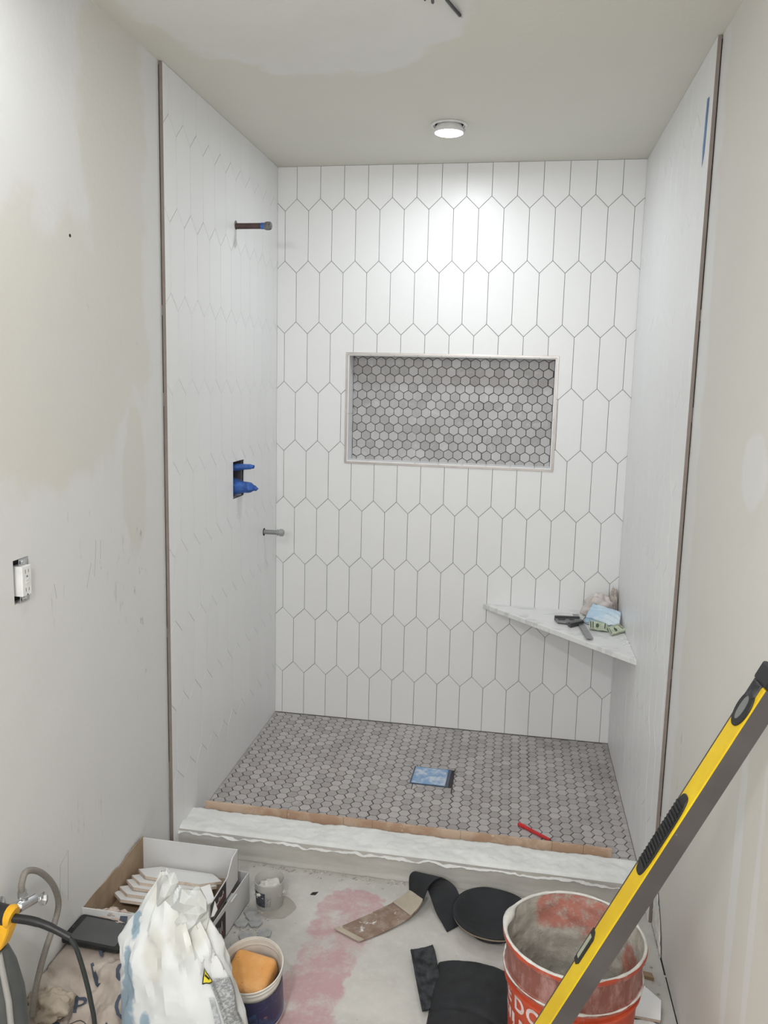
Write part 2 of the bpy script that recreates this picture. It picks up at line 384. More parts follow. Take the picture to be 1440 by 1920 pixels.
# curb: mortar-skimmed kerb with a lumpy plaster top
CF, CZ = -1.143, .047
mb = MB(); nu, nv = 220, 26
def curbtop(u, v):
    # v: 0 = front lip hanging over, 1 = inside lip
    y = CF - .0065 + (CURB_IN - .0075 - CF) * v; x = LX(y, -.004) + (W + .008) * u
    n1 = fbm((x * 7, y * 9, 3)) * .0055 + fbm((x * 34, y * 34, 1)) * .0036
    z = CZ + n1 + .002
    if v < .14: z -= (.14 - v) / .14 * (.016 + .008 * fbm((x * 20, 5, 0))); y += fbm((x * 26, 0, 4)) * .005
    if v > .96: z = CZ - .03
    return (x, y, z)
top = MB().grid(curbtop, nu, nv)
def curbface(u, v):
    y = CF; x = LX(y, -.004) + (W + .008) * u; return (x, y - .001 + .003 * fbm((x * 6, v * 2, 9)) + (-.004 if v < .08 else 0), FZ + .001 + (CZ - FZ - .003) * v)
cb = MB().grid(curbface, 120, 14).build('curb', M_curbface, smooth=True, angle=180); struct(cb)
top.build('plaster_skim', M_curbtop, cb, smooth=True, angle=180)
MB().quadbox([(LX(CF, -.004), CF + .006, FZ + .001), (RX(CF, -.004), CF + .006, FZ + .001), (RX(CF, -.004), CF + .006, CZ - .012), (LX(CF, -.004), CF + .006, CZ - .012)], (-.004, .135, 0)).build('curb_core', M_curbface, cb)
# tan tile edging along the inside of the curb
t = NT('brown tile edging'); c = t.mix(t.ramp(t.noise(10, 5, .6, stretch=(1, 1, 1)), .42, .6), (.47, .31, .21), (.60, .45, .34)); c = t.mix(t.ramp(t.noise(30, 5, .7), .62, .72), c, (.72, .66, .58)); M_edging = t.out(c, .8)
mb = MB(); x = .060; 
while x < 1.445:
    L_ = min(random.choice((.10, .30, .20)), 1.45 - x); dy = random.uniform(-.001, .001)
    mb.box((x, CURB_IN - .004 + dy, .0), (x + L_ - .0008, CURB_IN + .004 + dy, CZ + .0185 + random.uniform(-.0008, .0008))); x += L_
struct(mb.build('trim_4', M_edging, bevel=.0008))

# ------------------------------------------------------------------ fittings
M_white = plain('white plastic', (.80, .80, .78), .4); M_black = plain('black plastic', (.012, .012, .013), .45, var=.3)
M_chrome = plain('chrome', (.75, .76, .78), .18, 1); M_steel = plain('brushed steel', (.36, .36, .36), .35, .9); M_zinc = plain('zinc plate', (.55, .56, .57), .4, .8)
M_copper = plain('copper pipe', (.55, .27, .18), .4, .8); M_iron = plain('dark rusty iron', (.075, .05, .045), .6, .4, var=.4)
M_bluet = plain('blue masking tape', (.035, .12, .42), .6, var=.3, scale=60, bump=.5); M_bluetl = plain('pale blue tape', (.09, .19, .42), .55, var=.25)
M_grayp = plain('grey plastic cap', (.33, .34, .33), .5)
M_glow = emit('lit diffuser', (1, 1, 1), 14)
def recessed(x, y, label, s=1.0):
    t_ = thing('recessed_light', label, 'ceiling light', (x, y, H), group=None)
    MB().lathe([(.060*s, 0), (.064*s, -.001), (.064*s, -.004), (.056*s, -.006), (.054*s, -.001), (.050*s, 0)], (0, 0, 0), 48).build('trim_ring', M_white, t_, smooth=True, local=True)
    MB().lathe([(.044*s, -.001), (.047*s, -.010), (.052*s, -.020), (.053*s, -.026), (.050*s, -.028)], (0, 0, 0), 48).build('housing', M_white, t_, smooth=True, local=True)
    MB().lathe([(.0001, -.0315), (.03*s, -.031), (.045*s, -.030), (.0505*s, -.0275), (.0505*s, -.025)], (0, 0, 0), 48).build('diffuser', M_glow, t_, smooth=True, local=True)
    for a in (.5, 2.6): 
        ca, sa = math.cos(a), math.sin(a)
        MB().tube([(ca*.054*s, sa*.054*s, -.004), (ca*.060*s, sa*.060*s, -.011), (ca*.057*s, sa*.057*s, -.018), (ca*.050*s, sa*.050*s, -.016)], .0012, 8).build('spring_clip', M_zinc, t_, smooth=True, local=True)
    return t_
recessed(*SHOWER_LAMP, 'small round white recessed light, lit, in the shower ceiling')
recessed(*ROOM_LAMP, 'round recessed light in the ceiling over the paper sack, near the left wall', 1.5)
recessed(*BACK_FILL, 'round fill light, added unseen in the ceiling behind the camera', 1.5)  # invented fixture around the ambient fill, never in view

cb_ = thing('electrical_cable', 'stripped black cable ends hanging from the ceiling', 'cable', (.89, -1.50, H))
MB().tube(catmull([(.885, -1.56, H), (.885, -1.53, H - .018), (.892, -1.47, H - .012), (.905, -1.392, H - .004)], 8), .0042, 10).build('sheath', M_black, cb_, smooth=True)
MB().tube([(.905, -1.394, H - .004), (.9085, -1.378, H - .003)], .0018, 8).build('copper_end', M_zinc, cb_, smooth=True)
c2 = thing('electrical_cable', 'short black cable stub at the ceiling, left of the longer one', 'cable', (.84, -1.52, H))
MB().tube(catmull([(.86, -1.56, H), (.855, -1.53, H - .012), (.850, -1.485, H - .010)], 8), .0038, 10).build('sheath', M_black, c2, smooth=True)
MB().tube(catmull([(.86, -1.56, H - .002), (.845, -1.53, H - .008), (.832, -1.49, H - .006)], 8), .0026, 10).build('sheath', M_black, c2, smooth=True)

# shower arm stub
y, z = -.549, 2.092; x = LX(y)
sa_ = thing('shower_arm_pipe', 'dark iron pipe stub high on the left tile wall with blue tape and cap', 'pipe', (x, y, z))
MB().tube([(x - .02, y, z), (x + .108, y, z)], .0105, 20).build('pipe', M_iron, sa_, smooth=True)
MB().tube([(x + .098, y, z), (x + .113, y, z)], .0114, 20).build('tape_band', M_bluet, sa_, smooth=True)
MB().lathe([(.0125, 0), (.0135, .002), (.0125, .005), (.0155, .006), (.0155, .020), (.013, .026), (.006, .028)], (x + .110, y, z), 8, axis=(1, 0, 0)).build('cap', plain('dirty grey cap', (.15, .15, .15), .5, var=.4, scale=120), sa_, bevel=.0008)
MB().lathe([(.0165, 0), (.016, .0008), (.012, .001)], (x + .0002, y, z + .004), 24, axis=(1, 0, 0)).build('hole_rim', M_thin, sa_)
# tub spout stub
y, z = -.187, .889; x = LX(y)
sp_ = thing('spout_pipe', 'short grey capped pipe stub low on the left tile wall', 'pipe', (x, y, z))
MB().tube([(x - .02, y, z), (x + .068, y, z + .001)], .0100, 20).build('pipe', plain('grey galvanised pipe', (.30, .31, .30), .5, .5), sp_, smooth=True)
MB().lathe([(.014, 0), (.014, .004), (.011, .006), (.011, .010), (.016, .011), (.016, .024), (.011, .029), (.004, .030)], (x + .060, y, z + .001), 8, axis=(1, 0, 0)).build('cap', M_grayp, sp_, bevel=.0008)
MB().lathe([(.017, 0), (.016, .0008), (.011, .001)], (x + .0002, y, z), 24, axis=(1, 0, 0)).build('hole_rim', M_dark, sp_)
# shower valve wrapped in blue tape
vx = LX(-.52); va = thing('shower_valve', 'valve fittings wrapped in blue tape in a square hole in the left wall', 'valve', (vx - .03, -.52, 1.155))
MB().box((vx - .085, -.58, 1.09), (vx - .05, -.462, 1.22)).build('valve_body', M_black, va)
for (lo, hi) in (((-.0, -.457, 1.092), (.0, 0, 0)),): pass
MB().box((vx - .075, -.4585, 1.088), (vx - .013, -.4575, 1.222)).build('hole_side', plain('cut board edge', (.12, .10, .10), .9), va)
def wrap(p0, p1, r0, r1, seed, sq=(1, 1)):
    p0, p1 = Vector(p0), Vector(p1)
    def f(u, v):
        a = 2 * math.pi * u; c = p0.lerp(p1, v); r_ = (r0 + (r1 - r0) * v) * (1 + .22 * noise.noise(Vector((math.cos(a) * 1.6, math.sin(a) * 1.6, v * 4 + seed))))
        if v > .93: r_ *= .55 + .4 * abs(noise.noise(Vector((a * 2, seed, 0))))
        return (c.x, c.y + r_ * sq[0] * math.cos(a), c.z + r_ * sq[1] * math.sin(a))
    return MB().grid(f, 28, 16, closeu=True)
w1 = wrap((vx - .06, -.53, 1.198), (vx + .056, -.505, 1.203), .020, .012, 1, (1.25, .75)); w1.build('taped_fitting', M_bluet, va, smooth=True, solid=.001, angle=30)
w2 = wrap((vx - .06, -.52, 1.128), (vx + .062, -.505, 1.121), .046, .016, 5, (1.2, .85)); w2.build('taped_fitting', M_bluet, va, smooth=True, solid=.001, angle=30)
mb = MB().add([(vx + .03, -.53, 1.142), (vx + .06, -.50, 1.128), (vx + .072, -.495, 1.117), (vx + .064, -.50, 1.108), (vx + .045, -.54, 1.115)], [(0, 1, 2, 3, 4)]); mb.build('tape_flap', M_bluet, va, solid=.001)

# receptacle in the left wall
oy, oz = sum(OUT_Y) / 2, sum(OUT_Z) / 2; ox = LX(oy, -.012)
ou = thing('wall_outlet', 'white ground-fault outlet without cover plate on the left wall', 'outlet', (ox, oy, oz))
MB().box((ox - .047, OUT_Y[0] + .001, OUT_Z[0] + .001), (ox - .02, OUT_Y[1] - .001, OUT_Z[1] - .001)).build('wall_box', M_black, ou)
MB().box((ox - .018, oy - .0150, oz - .0335), (ox + .0125, oy + .0185, oz + .0335)).build('receptacle', M_white, ou, bevel=.0015)
for z0, z1 in ((oz + .034, oz + .049), (oz - .049, oz - .034)):
    yk = MB().box((ox + .001, oy - .010, z0), (ox + .0025, oy + .022, z1)).build('yoke', M_zinc, ou, bevel=.0006)
    MB().lathe([(.005, 0), (.005, .002), (.003, .0032)], (ox + .0025, oy + .006, (z0 + z1) / 2), 16, axis=(1, 0, 0)).build('screw', M_chrome, yk, smooth=True)
    MB().box((ox + .0026, oy - .008, z0 + .004), (ox + .0028, oy - .005, z1 - .004)).build('yoke_slot', M_black, yk)
xs = ox + .0127
M_slot = plain('outlet slot shadow grey', (.10, .10, .10), .7)
for zc in (oz + .0215, oz - .0195):
    mb = MB()
    for dy, hh in ((-.005, .0042), (.006, .0036)): mb.box((xs, oy + .002 + dy - .0007, zc - hh), (xs + .0003, oy + .002 + dy + .0007, zc + hh))
    mb.lathe([(.0022, 0), (.0020, .0003)], (xs, oy + .0025, zc - .0115), 12, axis=(1, 0, 0))
    mb.build('socket_slots', M_slot, ou)
for dz in (.0028, -.0038): MB().box((xs - .0002, oy - .003, oz + dz - .0024), (xs + .0008, oy + .0075, oz + dz + .0024)).build('button', M_white, ou, bevel=.0004)

# blue tape strip on right tile wall
mb = MB(); 
mb.add([(RX(-1.118, .0012), -1.118, 2.302), (RX(-1.141, .0012), -1.141, 2.300), (RX(-1.130, .0012), -1.130, 2.165), (RX(-1.113, .0012), -1.113, 2.130), (RX(-1.107, .0012), -1.107, 2.18)], [(0, 1, 2, 3, 4)])
tag(mb.build('tape_strip', M_bluetl, solid=.0004), 'thin blue tape strip stuck high on the right tile wall', 'tape')

# corner shelf of marble
t = NT('white marble'); vn = t.ramp(t.noise(5, 6, .6, dist=1.6, stretch=(1, 2.2, 1)), .47, .60); vn = t.math('MULTIPLY', vn, t.math('SUBTRACT', 1.0, t.ramp(t.noise(5, 6, .6, dist=1.6, stretch=(1, 2.2, 1)), .56, .70)))
M_marble = t.out(t.mix(t.math('MULTIPLY', vn, .55), (.82, .82, .81), (.52, .53, .54)), .25)
sh = MB().quadbox([(.947, -.0005, .570), (W - .0005, -.0005, .570), (RX(-.633, .0005), -.633, .570)], (0, 0, .020)).build('corner_shelf', M_marble, bevel=.0015)
tag(sh, 'triangular white marble corner shelf between the back and right tile walls', 'shelf')

# combination square
Z = .5905
cs = thing('combination_square', 'combination square with steel blade and dark head on the marble shelf', 'square', (1.34, -.25, Z))
bx = [Vector((1.326, -.095, Z + .006)), Vector((1.350, -.090, Z + .006)), Vector((1.392, -.428, Z + .006)), Vector((1.366, -.440, Z + .006))]
MB().quadbox(bx, (0, 0, .0022)).build('blade', M_steel, cs, bevel=.0003)
def prism(mb, pts, z0, z1, mi=0): return mb.quadbox([(a, b, z0) for a, b in pts], (0, 0, z1 - z0), mi)
M_head = plain('dark painted cast head', (.07, .07, .075), .4, .3)
hd = MB(); prism(hd, [(1.250, -.172), (1.348, -.160), (1.352, -.172), (1.251, -.186)], Z, Z + .018)
hd.build('head', M_head, cs, bevel=.001)
hw = MB(); prism(hw, [(1.252, -.186), (1.352, -.172), (1.366, -.212), (1.330, -.235), (1.312, -.262), (1.296, -.240), (1.262, -.236)], Z + .004, Z + .011)
hw.build('head_web', plain('grey cast web', (.20, .20, .205), .4, .5), cs, bevel=.001)
hf = MB(); prism(hf, [(1.302, -.262), (1.312, -.282), (1.366, -.224), (1.360, -.208)], Z, Z + .018); hf.build('mitre_face', M_head, cs, bevel=.001)
hp = MB(); prism(hp, [(1.262, -.196), (1.296, -.192), (1.292, -.214), (1.268, -.222)], Z + .0112, Z + .0116); prism(hp, [(1.308, -.192), (1.326, -.190), (1.330, -.204), (1.312, -.212)], Z + .0112, Z + .0116); hp.build('head_recess', M_black, cs)

# rags, mask and banknotes on the shelf
M_rag = plain('beige rag cloth', (.66, .60, .57), .95, var=.12, scale=30, bump=.4, bscale=300)
def lump(name, c, r, mat, parent, seed, amp=.28, nu=48, nv=28, flat=True, rotz=0, freq=2.0):
    c = Vector(c); q = Matrix.Rotation(rotz, 3, 'Z')
    def f(u, v):
        a = 2 * math.pi * u; b = math.pi * (v - .5) * .998; d = Vector((math.cos(a) * math.cos(b), math.sin(a) * math.cos(b), math.sin(b)))
        nz = 1 + amp * fbm(d * freq + Vector((seed, 0, 0)), 5) + amp * .5 * abs(noise.noise(d * freq * 2.2 + Vector((0, seed, 0))))
        p = Vector((d.x * r[0], d.y * r[1], d.z * r[2])) * nz
        if flat and p.z < -r[2] * .45: p.z = -r[2] * .45
        return c + q @ p
    return MB().grid(f, nu, nv, closeu=True).build(name, mat, parent, smooth=True, angle=180)
o = lump('rag', (1.428, -.072, Z + .030), (.060, .040, .058), M_rag, None, 3, .32); tag(o, 'crumpled beige rag on the shelf behind the face mask', 'rag')
o = lump('rag', (1.495, -.030, Z + .030), (.020, .022, .078), plain('grey-beige rag cloth', (.48, .43, .39), .95, var=.2, scale=40, bump=.4), None, 9, .3); tag(o, 'narrow grey-beige rag standing in the corner of the shelf', 'rag')
t = NT('pale blue mask fabric'); c = t.mix(t.ramp(t.noise(9, 4), .4, .65), (.50, .66, .80), (.68, .77, .84)); t.bump(t.noise(200, 3), .2); M_mask = t.out(c, .85)
mk = thing('face_mask', 'pale blue disposable face mask crumpled on the marble shelf', 'mask', (1.45, -.15, Z))
C4 = [Vector((1.376, -.17, Z + .02)), Vector((1.405, -.115, Z + .062)), Vector((1.518, -.150, Z + .046)), Vector((1.500, -.255, Z + .006))]
def mf(u, v):
    p = C4[0].lerp(C4[3], u).lerp(C4[1].lerp(C4[2], u), v)
    z = p.z + .014 * math.sin(math.pi * u) * math.sin(math.pi * v) + .006 * fbm((u * 4, v * 5, 2)) + .003 * math.sin(v * 22)
    return (min(p.x, RX(p.y, .004)), p.y, max(z, Z + .003))
MB().grid(mf, 40, 30).build('mask_sheet', M_mask, mk, smooth=True, solid=.0016, angle=180)
def mf2(u, v):
    p = Vector(mf(u, v * .5)); return (p.x - .008 - .004 * v, p.y - .014, max(Z + .0015, p.z - .016 - .006 * v))
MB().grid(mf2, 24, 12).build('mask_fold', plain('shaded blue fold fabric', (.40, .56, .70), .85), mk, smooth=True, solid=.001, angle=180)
MB().tube(catmull([(1.376, -.165, Z + .02), (1.365, -.19, Z + .006), (1.385, -.225, Z + .003), (1.41, -.215, Z + .008)], 8), .0014, 8).build('ear_loop', plain('dark ear loop', (.03, .05, .09), .8), mk, smooth=True)
t = NT('banknote paper'); c = t.mix(t.ramp(t.noise(45, 5, .7), .45, .6), (.42, .47, .34), (.62, .66, .52)); M_note = t.out(c, .85)
M_ink = plain('dark green ink', (.07, .10, .06), .8)
def note(name, A, label, seed, marks):
    A = [Vector(p) for p in A]; nt = thing(name, label, 'banknote', (A[0].x, A[0].y, Z), group=None)
    def f(u, v, lift=0):
        p = A[0].lerp(A[1], u).lerp(A[3].lerp(A[2], u), v); return (p.x, p.y, p.z + .004 * noise.noise(Vector((u * 3 + seed, v * 2, 0))) + lift)
    MB().grid(f, 24, 12).build('paper', M_note, nt, smooth=True, solid=.0006, angle=180)
    MB().grid(lambda u, v: (f(u, v)[0] + .004, f(u, v)[1] + .003, max(Z + .001, f(u, v)[2] - .0035)), 24, 12).build('folded_under', M_note, nt, smooth=True, solid=.0006, angle=180)
    mb = MB()
    for u0, u1, v0, v1 in marks: mb.grid(lambda a, b: f(u0 + (u1 - u0) * a, v0 + (v1 - v0) * b, .0007), 6, 6)
    for cu0, cv0, ru, rv in ((.45, .55, .09, .22),):
        k = len(mb.v); pts = [f(cu0, cv0, .0008)] + [f(cu0 + ru * math.cos(i * math.pi / 8), cv0 + rv * math.sin(i * math.pi / 8), .0008) for i in range(16)]
        mb.add(pts, [(0, 1 + i, 1 + (i + 1) % 16) for i in range(16)])
    mb.build('printing', M_ink, nt)
note('banknote', [(1.388, -.195, Z + .014), (1.462, -.205, Z + .012), (1.450, -.312, Z + .008), (1.384, -.300, Z + .008)], 'folded green banknote on the shelf, left one, beside the steel blade', 1, ((.06, .12, .1, .9), (.18, .24, .1, .9), (.84, .90, .1, .8)))
note('banknote', [(1.452, -.268, Z + .010), (1.500, -.232, Z + .018), (1.526, -.285, Z + .010), (1.466, -.358, Z + .005)], 'folded green banknote on the shelf, right one, near the right wall', 6, ((.05, .10, .2, .8), (.85, .9, .2, .8)))
random.seed(3)
for i, (x, y) in enumerate(((1.500, -.385), (1.518, -.42), (1.503, -.455), (1.527, -.458), (1.515, -.44))):
    a = random.random() * 6; s_ = .006 + .003 * random.random()
    mb = MB(); prism(mb, [(x + s_ * (1.4 if k % 2 else .8) * math.cos(a + k * 1.3), y + s_ * math.sin(a + k * 1.3)) for k in range(5)], Z + .0002, Z + .003)
    tag(mb.build('tile_chip', M_tile), ('tiny white tile chip on the shelf, closest to the banknotes', 'tiny white tile chip in the middle of the shelf cluster', 'tiny white tile chip on the shelf, leftmost and nearest the front edge', 'tiny white tile chip on the shelf, touching nearest the right wall', 'tiny white tile chip between the middle and right chips on the shelf')[i], 'chip', 'white chips on the marble shelf')

# drain and marker on the shower floor
dr = thing('floor_drain', 'square shower drain covered by pale blue film in the mosaic floor', 'drain', (.798, -.486, .0))
MB().box((.7225, -.5615, -.003), (.8735, -.4105, .0012)).build('frame', plain('dark blue-grey frame', (.07, .09, .14), .5), dr, bevel=.0005)
t = NT('scuffed blue film'); c = t.mix(t.ramp(t.noise(22, 6, .7), .42, .62), (.22, .38, .62), (.60, .68, .76)); M_film = t.out(c, .4)
MB().grid(lambda u, v: (.7285 + .1325 * u, -.5565 + .141 * v, .0024 + .0010 * noise.noise(Vector((u * 5, v * 5, 0)))), 20, 20).build('protective_film', M_film, dr, smooth=True, solid=.0006, angle=180)
mk_ = thing('marker_pencil', 'red marker pencil lying on the grey mosaic floor', 'pencil', (1.2, -.83, .007))
a_, b_ = Vector((1.148, -.788, .0078)), Vector((1.258, -.875, .0078)); M_red = plain('red barrel', (.55, .025, .03), .4, var=.1); d_ = (b_ - a_).normalized()
MB().tube([a_ + d_ * .028, b_ - d_ * .006, b_ - d_ * .002], [.0068, .0062, .005], 8).build('barrel', M_red, mk_)
MB().tube([a_, a_ + d_ * .003, a_ + d_ * .029], [.0052, .0075, .0073], 16).build('cap', plain('red cap', (.60, .02, .03), .35), mk_, smooth=True)
MB().tube([b_ - d_ * .0022, b_ + d_ * .0015], [.004, .002], 8).build('tip', plain('dark tip', (.05, .01, .01), .5), mk_)

vt = thing('fill_light_bar', 'three-globe fill light bar, added unseen on the wall behind the camera', 'fill light', (.78, FY, 1.95))  # made-up fixture that carries the frontal fill
MB().box((.40, FY, 1.91), (1.16, FY + .03, 1.99)).build('back_plate', M_zinc, vt, bevel=.004)
for xg in (.52, .78, 1.04): MB().lathe([(.0001, -.055), (.03, -.046), (.05, -.022), (.055, 0), (.05, .022), (.03, .046), (.0001, .055)], (xg, FY + .10, 1.95), 32).build('globe', M_glow, vt, smooth=True)

# ------------------------------------------------------------------ bathroom floor things
# --- orange bucket
BC = Vector((1.283, -1.835, FZ)); BR, BH = .156, .372
t = NT('orange bucket plastic'); c = t.mix(t.ramp(t.noise(8, 5, .6), .35, .7), (.46, .055, .020), (.56, .085, .035))
sm = t.patches([((0, 0, .325), (.6, .6, .048))], 14, 1.0, .3); c = t.mix(t.math('MULTIPLY', sm, .75), c, t.mix(t.ramp(t.noise(20, 6, .75, stretch=(1, 1, .35)), .42, .62), (.15, .085, .07), (.38, .27, .25)))
sm2 = t.ramp(t.noise(22, 6, .75, stretch=(1, 1, .5)), .60, .72); c = t.mix(t.math('MULTIPLY', sm2, .5), c, (.62, .45, .42)); t.bump(t.noise(40, 5), .2, .002); M_or = None
t.tc = t.tc; M_or = t.out(c, .45)
t = NT('mortar-smeared bucket inside'); c = t.mix(t.ramp(t.noise(30, 6, .7), .35, .7), (.40, .37, .32), (.54, .51, .45))
rp = t.patches([((.01, .15, .335), (.13, .10, .06)), ((.14, .03, .25), (.05, .08, .08)), ((.06, .13, .27), (.05, .06, .04))], 18, 1.1, .3); rp = t.math('MULTIPLY', rp, t.ramp(t.noise(34, 6, .75), .34, .56)); c = t.mix(t.math('MULTIPLY', rp, .8), c, (.50, .14, .10)); t.bump(t.noise(22, 7, .7), .9, .008); M_in = t.out(c, .85)
t = NT('dried white mortar'); c = t.mix(t.ramp(t.noise(30, 6, .7), .35, .7), (.62, .60, .56), (.76, .75, .71)); t.bump(t.noise(60, 5, .7), .6, .004); M_mort = t.out(c, .85)
bu = thing('bucket', 'large orange plastic bucket caked with grey mortar', 'bucket', tuple(BC))
prof = [(.128, 0), (.131, .004), (.1425, .25), (.1430, .262), (.1500, .264), (.1500, .270), (.1450, .272), (.1455, .284), (.1535, .287), (.1535, .292), (.1470, .296), (.1485, .340), (.1490, .358), (.1555, .360), (.1565, .366), (.1540, BH)]
def dent(p, a, j): # slightly oval rim
    return Vector((p.x * (1 + .012 * math.cos(2 * a) * j / 15), p.y * (1 - .012 * math.cos(2 * a) * j / 15), p.z))
# (outer wall) open at the top
mb = MB(); mb.lathe(prof, BC, 72, fn=dent); mb.f.pop(); mb.mi.pop(); mb.build('bucket_body', M_or, bu, smooth=True, angle=35)
mb = MB(); mb.lathe([(.125 + .024 * (k / 40), .006 + (BH - .009) * k / 40) for k in range(41)], BC, 120, fn=lambda p, a, j: Vector((dent(p, a, 15 * j / 40).x, dent(p, a, 15 * j / 40).y, p.z)) - Vector((math.cos(a), math.sin(a), 0)) * (max(0, .0035 + .006 * fbm((math.cos(a) * 3, math.sin(a) * 3, j * .22)) + .003 * fbm((math.cos(a) * 9, math.sin(a) * 9, j * .6))) if j < 39 else 0)); mb.f.pop(); mb.mi.pop(); mb.build('inner_coat', M_in, bu, smooth=True, angle=180)
def rimf(u, v):
    a = 2 * math.pi * u; b = 2 * math.pi * v; cx, cy = math.cos(a), math.sin(a)
    w_ = .0034 + .0016 * noise.noise(Vector((cx * 5, cy * 5, 2))) + .008 * max(0, math.cos((a - R(168)) * 1.0)) ** 40
    rr = .1515 + w_ * math.cos(b) - (.004 * max(0, math.cos(a - R(168))) ** 40); p = dent(Vector((rr * cx, rr * cy, BH - .001 + w_ * .9 * math.sin(b) + .001 * noise.noise(Vector((cx * 12, cy * 12, b))))), a, 15)
    return BC + p
MB().grid(rimf, 160, 12, closeu=True).build('mortar_rim', M_mort, bu, smooth=True, angle=180)
def ringf(z0, r0, w0, s0, a0=0, a1=1):
    def f(u, v):
        a = 2 * math.pi * (a0 + (a1 - a0) * u); b = 2 * math.pi * v; cx, cy = math.cos(a), math.sin(a); w_ = w0 * max(.15, .8 + noise.noise(Vector((cx * 6, cy * 6, s0))))
        rr = r0 + w_ * math.cos(b); return BC + Vector((rr * cx, rr * cy, z0 + w_ * math.sin(b)))
    return f
MB().grid(ringf(.2925, .1525, .0026, 3), 140, 8, closeu=True).build('mortar_ridge', M_mort, bu, smooth=True, angle=180)
MB().lathe([(.0001, .006), (.06, .016), (.10, .010), (.127, .008)], BC, 40, jit=.004).build('mortar_residue', M_in, bu, smooth=True, angle=180)
M_ltr = plain('faded pinkish white lettering', (.72, .58, .56), .6, var=.15, scale=60)
def on_bucket(a0, z0):
    def f(x, y):
        z = z0 + y; r_ = .128 + (.1430 - .128) * (z - 0) / .262 + .0010; a = a0 + x / r_; return BC + Vector((r_ * math.cos(a), r_ * math.sin(a), z))
    return f
for ch, a_ in (('T', 180), ('E', 193), ('D', 209), ('O', 226)): mesh_text('letter', ch, .050, M_ltr, bu, on_bucket(R(a_), .222), .0018)
for ch, a_ in (('F', 182), ('I', 196), ('U', 204)): mesh_text('letter', ch, .062, M_ltr, bu, on_bucket(R(a_), .160), .0030)

# --- yellow level leaning against the right wall
lv = thing('spirit_level', 'long yellow spirit level leaning across the orange bucket to the right wall', 'level', (1.07, -2.06, FZ))
M_yel = None; t = NT('worn yellow paint'); c = t.mix(t.ramp(t.noise(9, 5), .35, .7), (.72, .47, .006), (.84, .60, .012)); c = t.mix(t.ramp(t.noise(38, 6, .75), .66, .72), c, (.16, .12, .05)); M_yel = t.out(c, .4)
t = NT('scuffed grey edge'); c = t.mix(t.ramp(t.noise(8, 5), .35, .7), (.070, .061, .058), (.095, .085, .082)); c = t.mix(t.ramp(t.noise(30, 6, .75), .68, .74), c, (.45, .43, .41)); M_lgr = t.out(c, .5)
E1, E0 = Vector((1.531, -2.2, 1.053)), Vector((1.224, -2.2, .396)); dL = (E1 - E0).normalized()
vd = ((E1 + E0) / 2 - Vector((1.14633, -3.59882, 1.53471))).normalized(); vp = (vd - dL * vd.dot(dL)).normalized(); sr = dL.cross(vp).normalized()
if sr.x > 0: sr = -sr          # sr points left on screen
top_pt = E1 + dL * .038; tb = (top_pt.z - (FZ + .002)) / dL.z; bot_pt = top_pt - dL * tb
aW, bW = .055, .033; th = math.acos(.0255 / aW)
av = sr * math.cos(th) + vp * math.sin(th); bv = -sr * math.sin(th) + vp * math.cos(th)
LL = (top_pt - bot_pt).length
def lvl(x, a, b): return bot_pt + dL * x + av * a + bv * b   # x along, a across yellow face, b into the beam's other face
def lbox(mb, x0, x1, a0, a1, b0, b1, mi=0):
    P = [lvl(x0, a0, b0), lvl(x1, a0, b0), lvl(x1, a1, b0), lvl(x0, a1, b0)]; return mb.quadbox(P, bv * (b1 - b0), mi)
lift = .03
lbox(MB(), lift, LL - .035, .0012, aW - .0012, 0, bW).build('beam', M_yel, lv, bevel=.004)
lbox(MB(), lift, LL - .035, -.0016, .0008, .0006, bW - .0006).build('edge_plate', M_lgr, lv, bevel=.0004)
lbox(MB(), lift, LL - .035, aW - .001, aW + .001, .0006, bW - .0006).build('edge_plate', M_lgr, lv, bevel=.0004)
for x0, x1 in ((LL - .035, LL), (lift - .02, lift)): lbox(MB(), x0, x1, -.003, aW + .003, -.003, bW + .003).build('end_cap', M_black, lv, bevel=.005)
lbox(MB(), LL - .066, LL - .034, .016, aW - .008, -.004, .004).build('end_cap_tongue', plain('scuffed black rubber', (.03, .03, .035), .5, var=.9, scale=90), lv, bevel=.003)
def oval(x, a, rx, ra, b, n=36, p=2.0):
    out = []
    for k in range(n):
        q = 2 * math.pi * k / n; c_, s_ = math.cos(q), math.sin(q); out.append(lvl(x + rx * math.copysign(abs(c_) ** (2 / p), c_), a + ra * math.copysign(abs(s_) ** (2 / p), s_), b))
    return out
xv = None
def at_px(px, py): # parameter along the level of a spot seen at a pixel of the yellow face
    ray = (cf + cr * ((px - 720) / 1572.43) - cu * ((py - 960) / 1572.43)); nrm = dL.cross(av); k_ = (bot_pt - CAMP).dot(nrm) / ray.dot(nrm); p = CAMP + ray * k_ - bot_pt; return p.dot(dL), p.dot(av)
CAMP = Vector((1.14633, -3.59882, 1.53471))
x1_, a1_ = at_px(1399, 1334); x2_, a2_ = at_px(1246, 1575); x3_, a3_ = at_px(1099, 1783)
MB().quadbox(oval(x1_, .030, .034, .024, -.003), bv * .006).build('plumb_vial_frame', M_black, lv, bevel=.0015)
MB().quadbox(oval(x1_, .030, .022, .010, -.0040), bv * .004).build('plumb_vial', plain('grey vial glass', (.17, .18, .175), .15), lv)
hs = MB().quadbox(oval(x2_, .030, .085, .020, -.003, p=3.5), bv * .006).build('hand_grip', M_black, lv, bevel=.0015)
for k in range(17): lbox(MB(), x2_ - .066 + k * .008, x2_ - .0625 + k * .008, .014, .046, -.0056, -.002).build('grip_rib', M_black, hs, bevel=.0008)
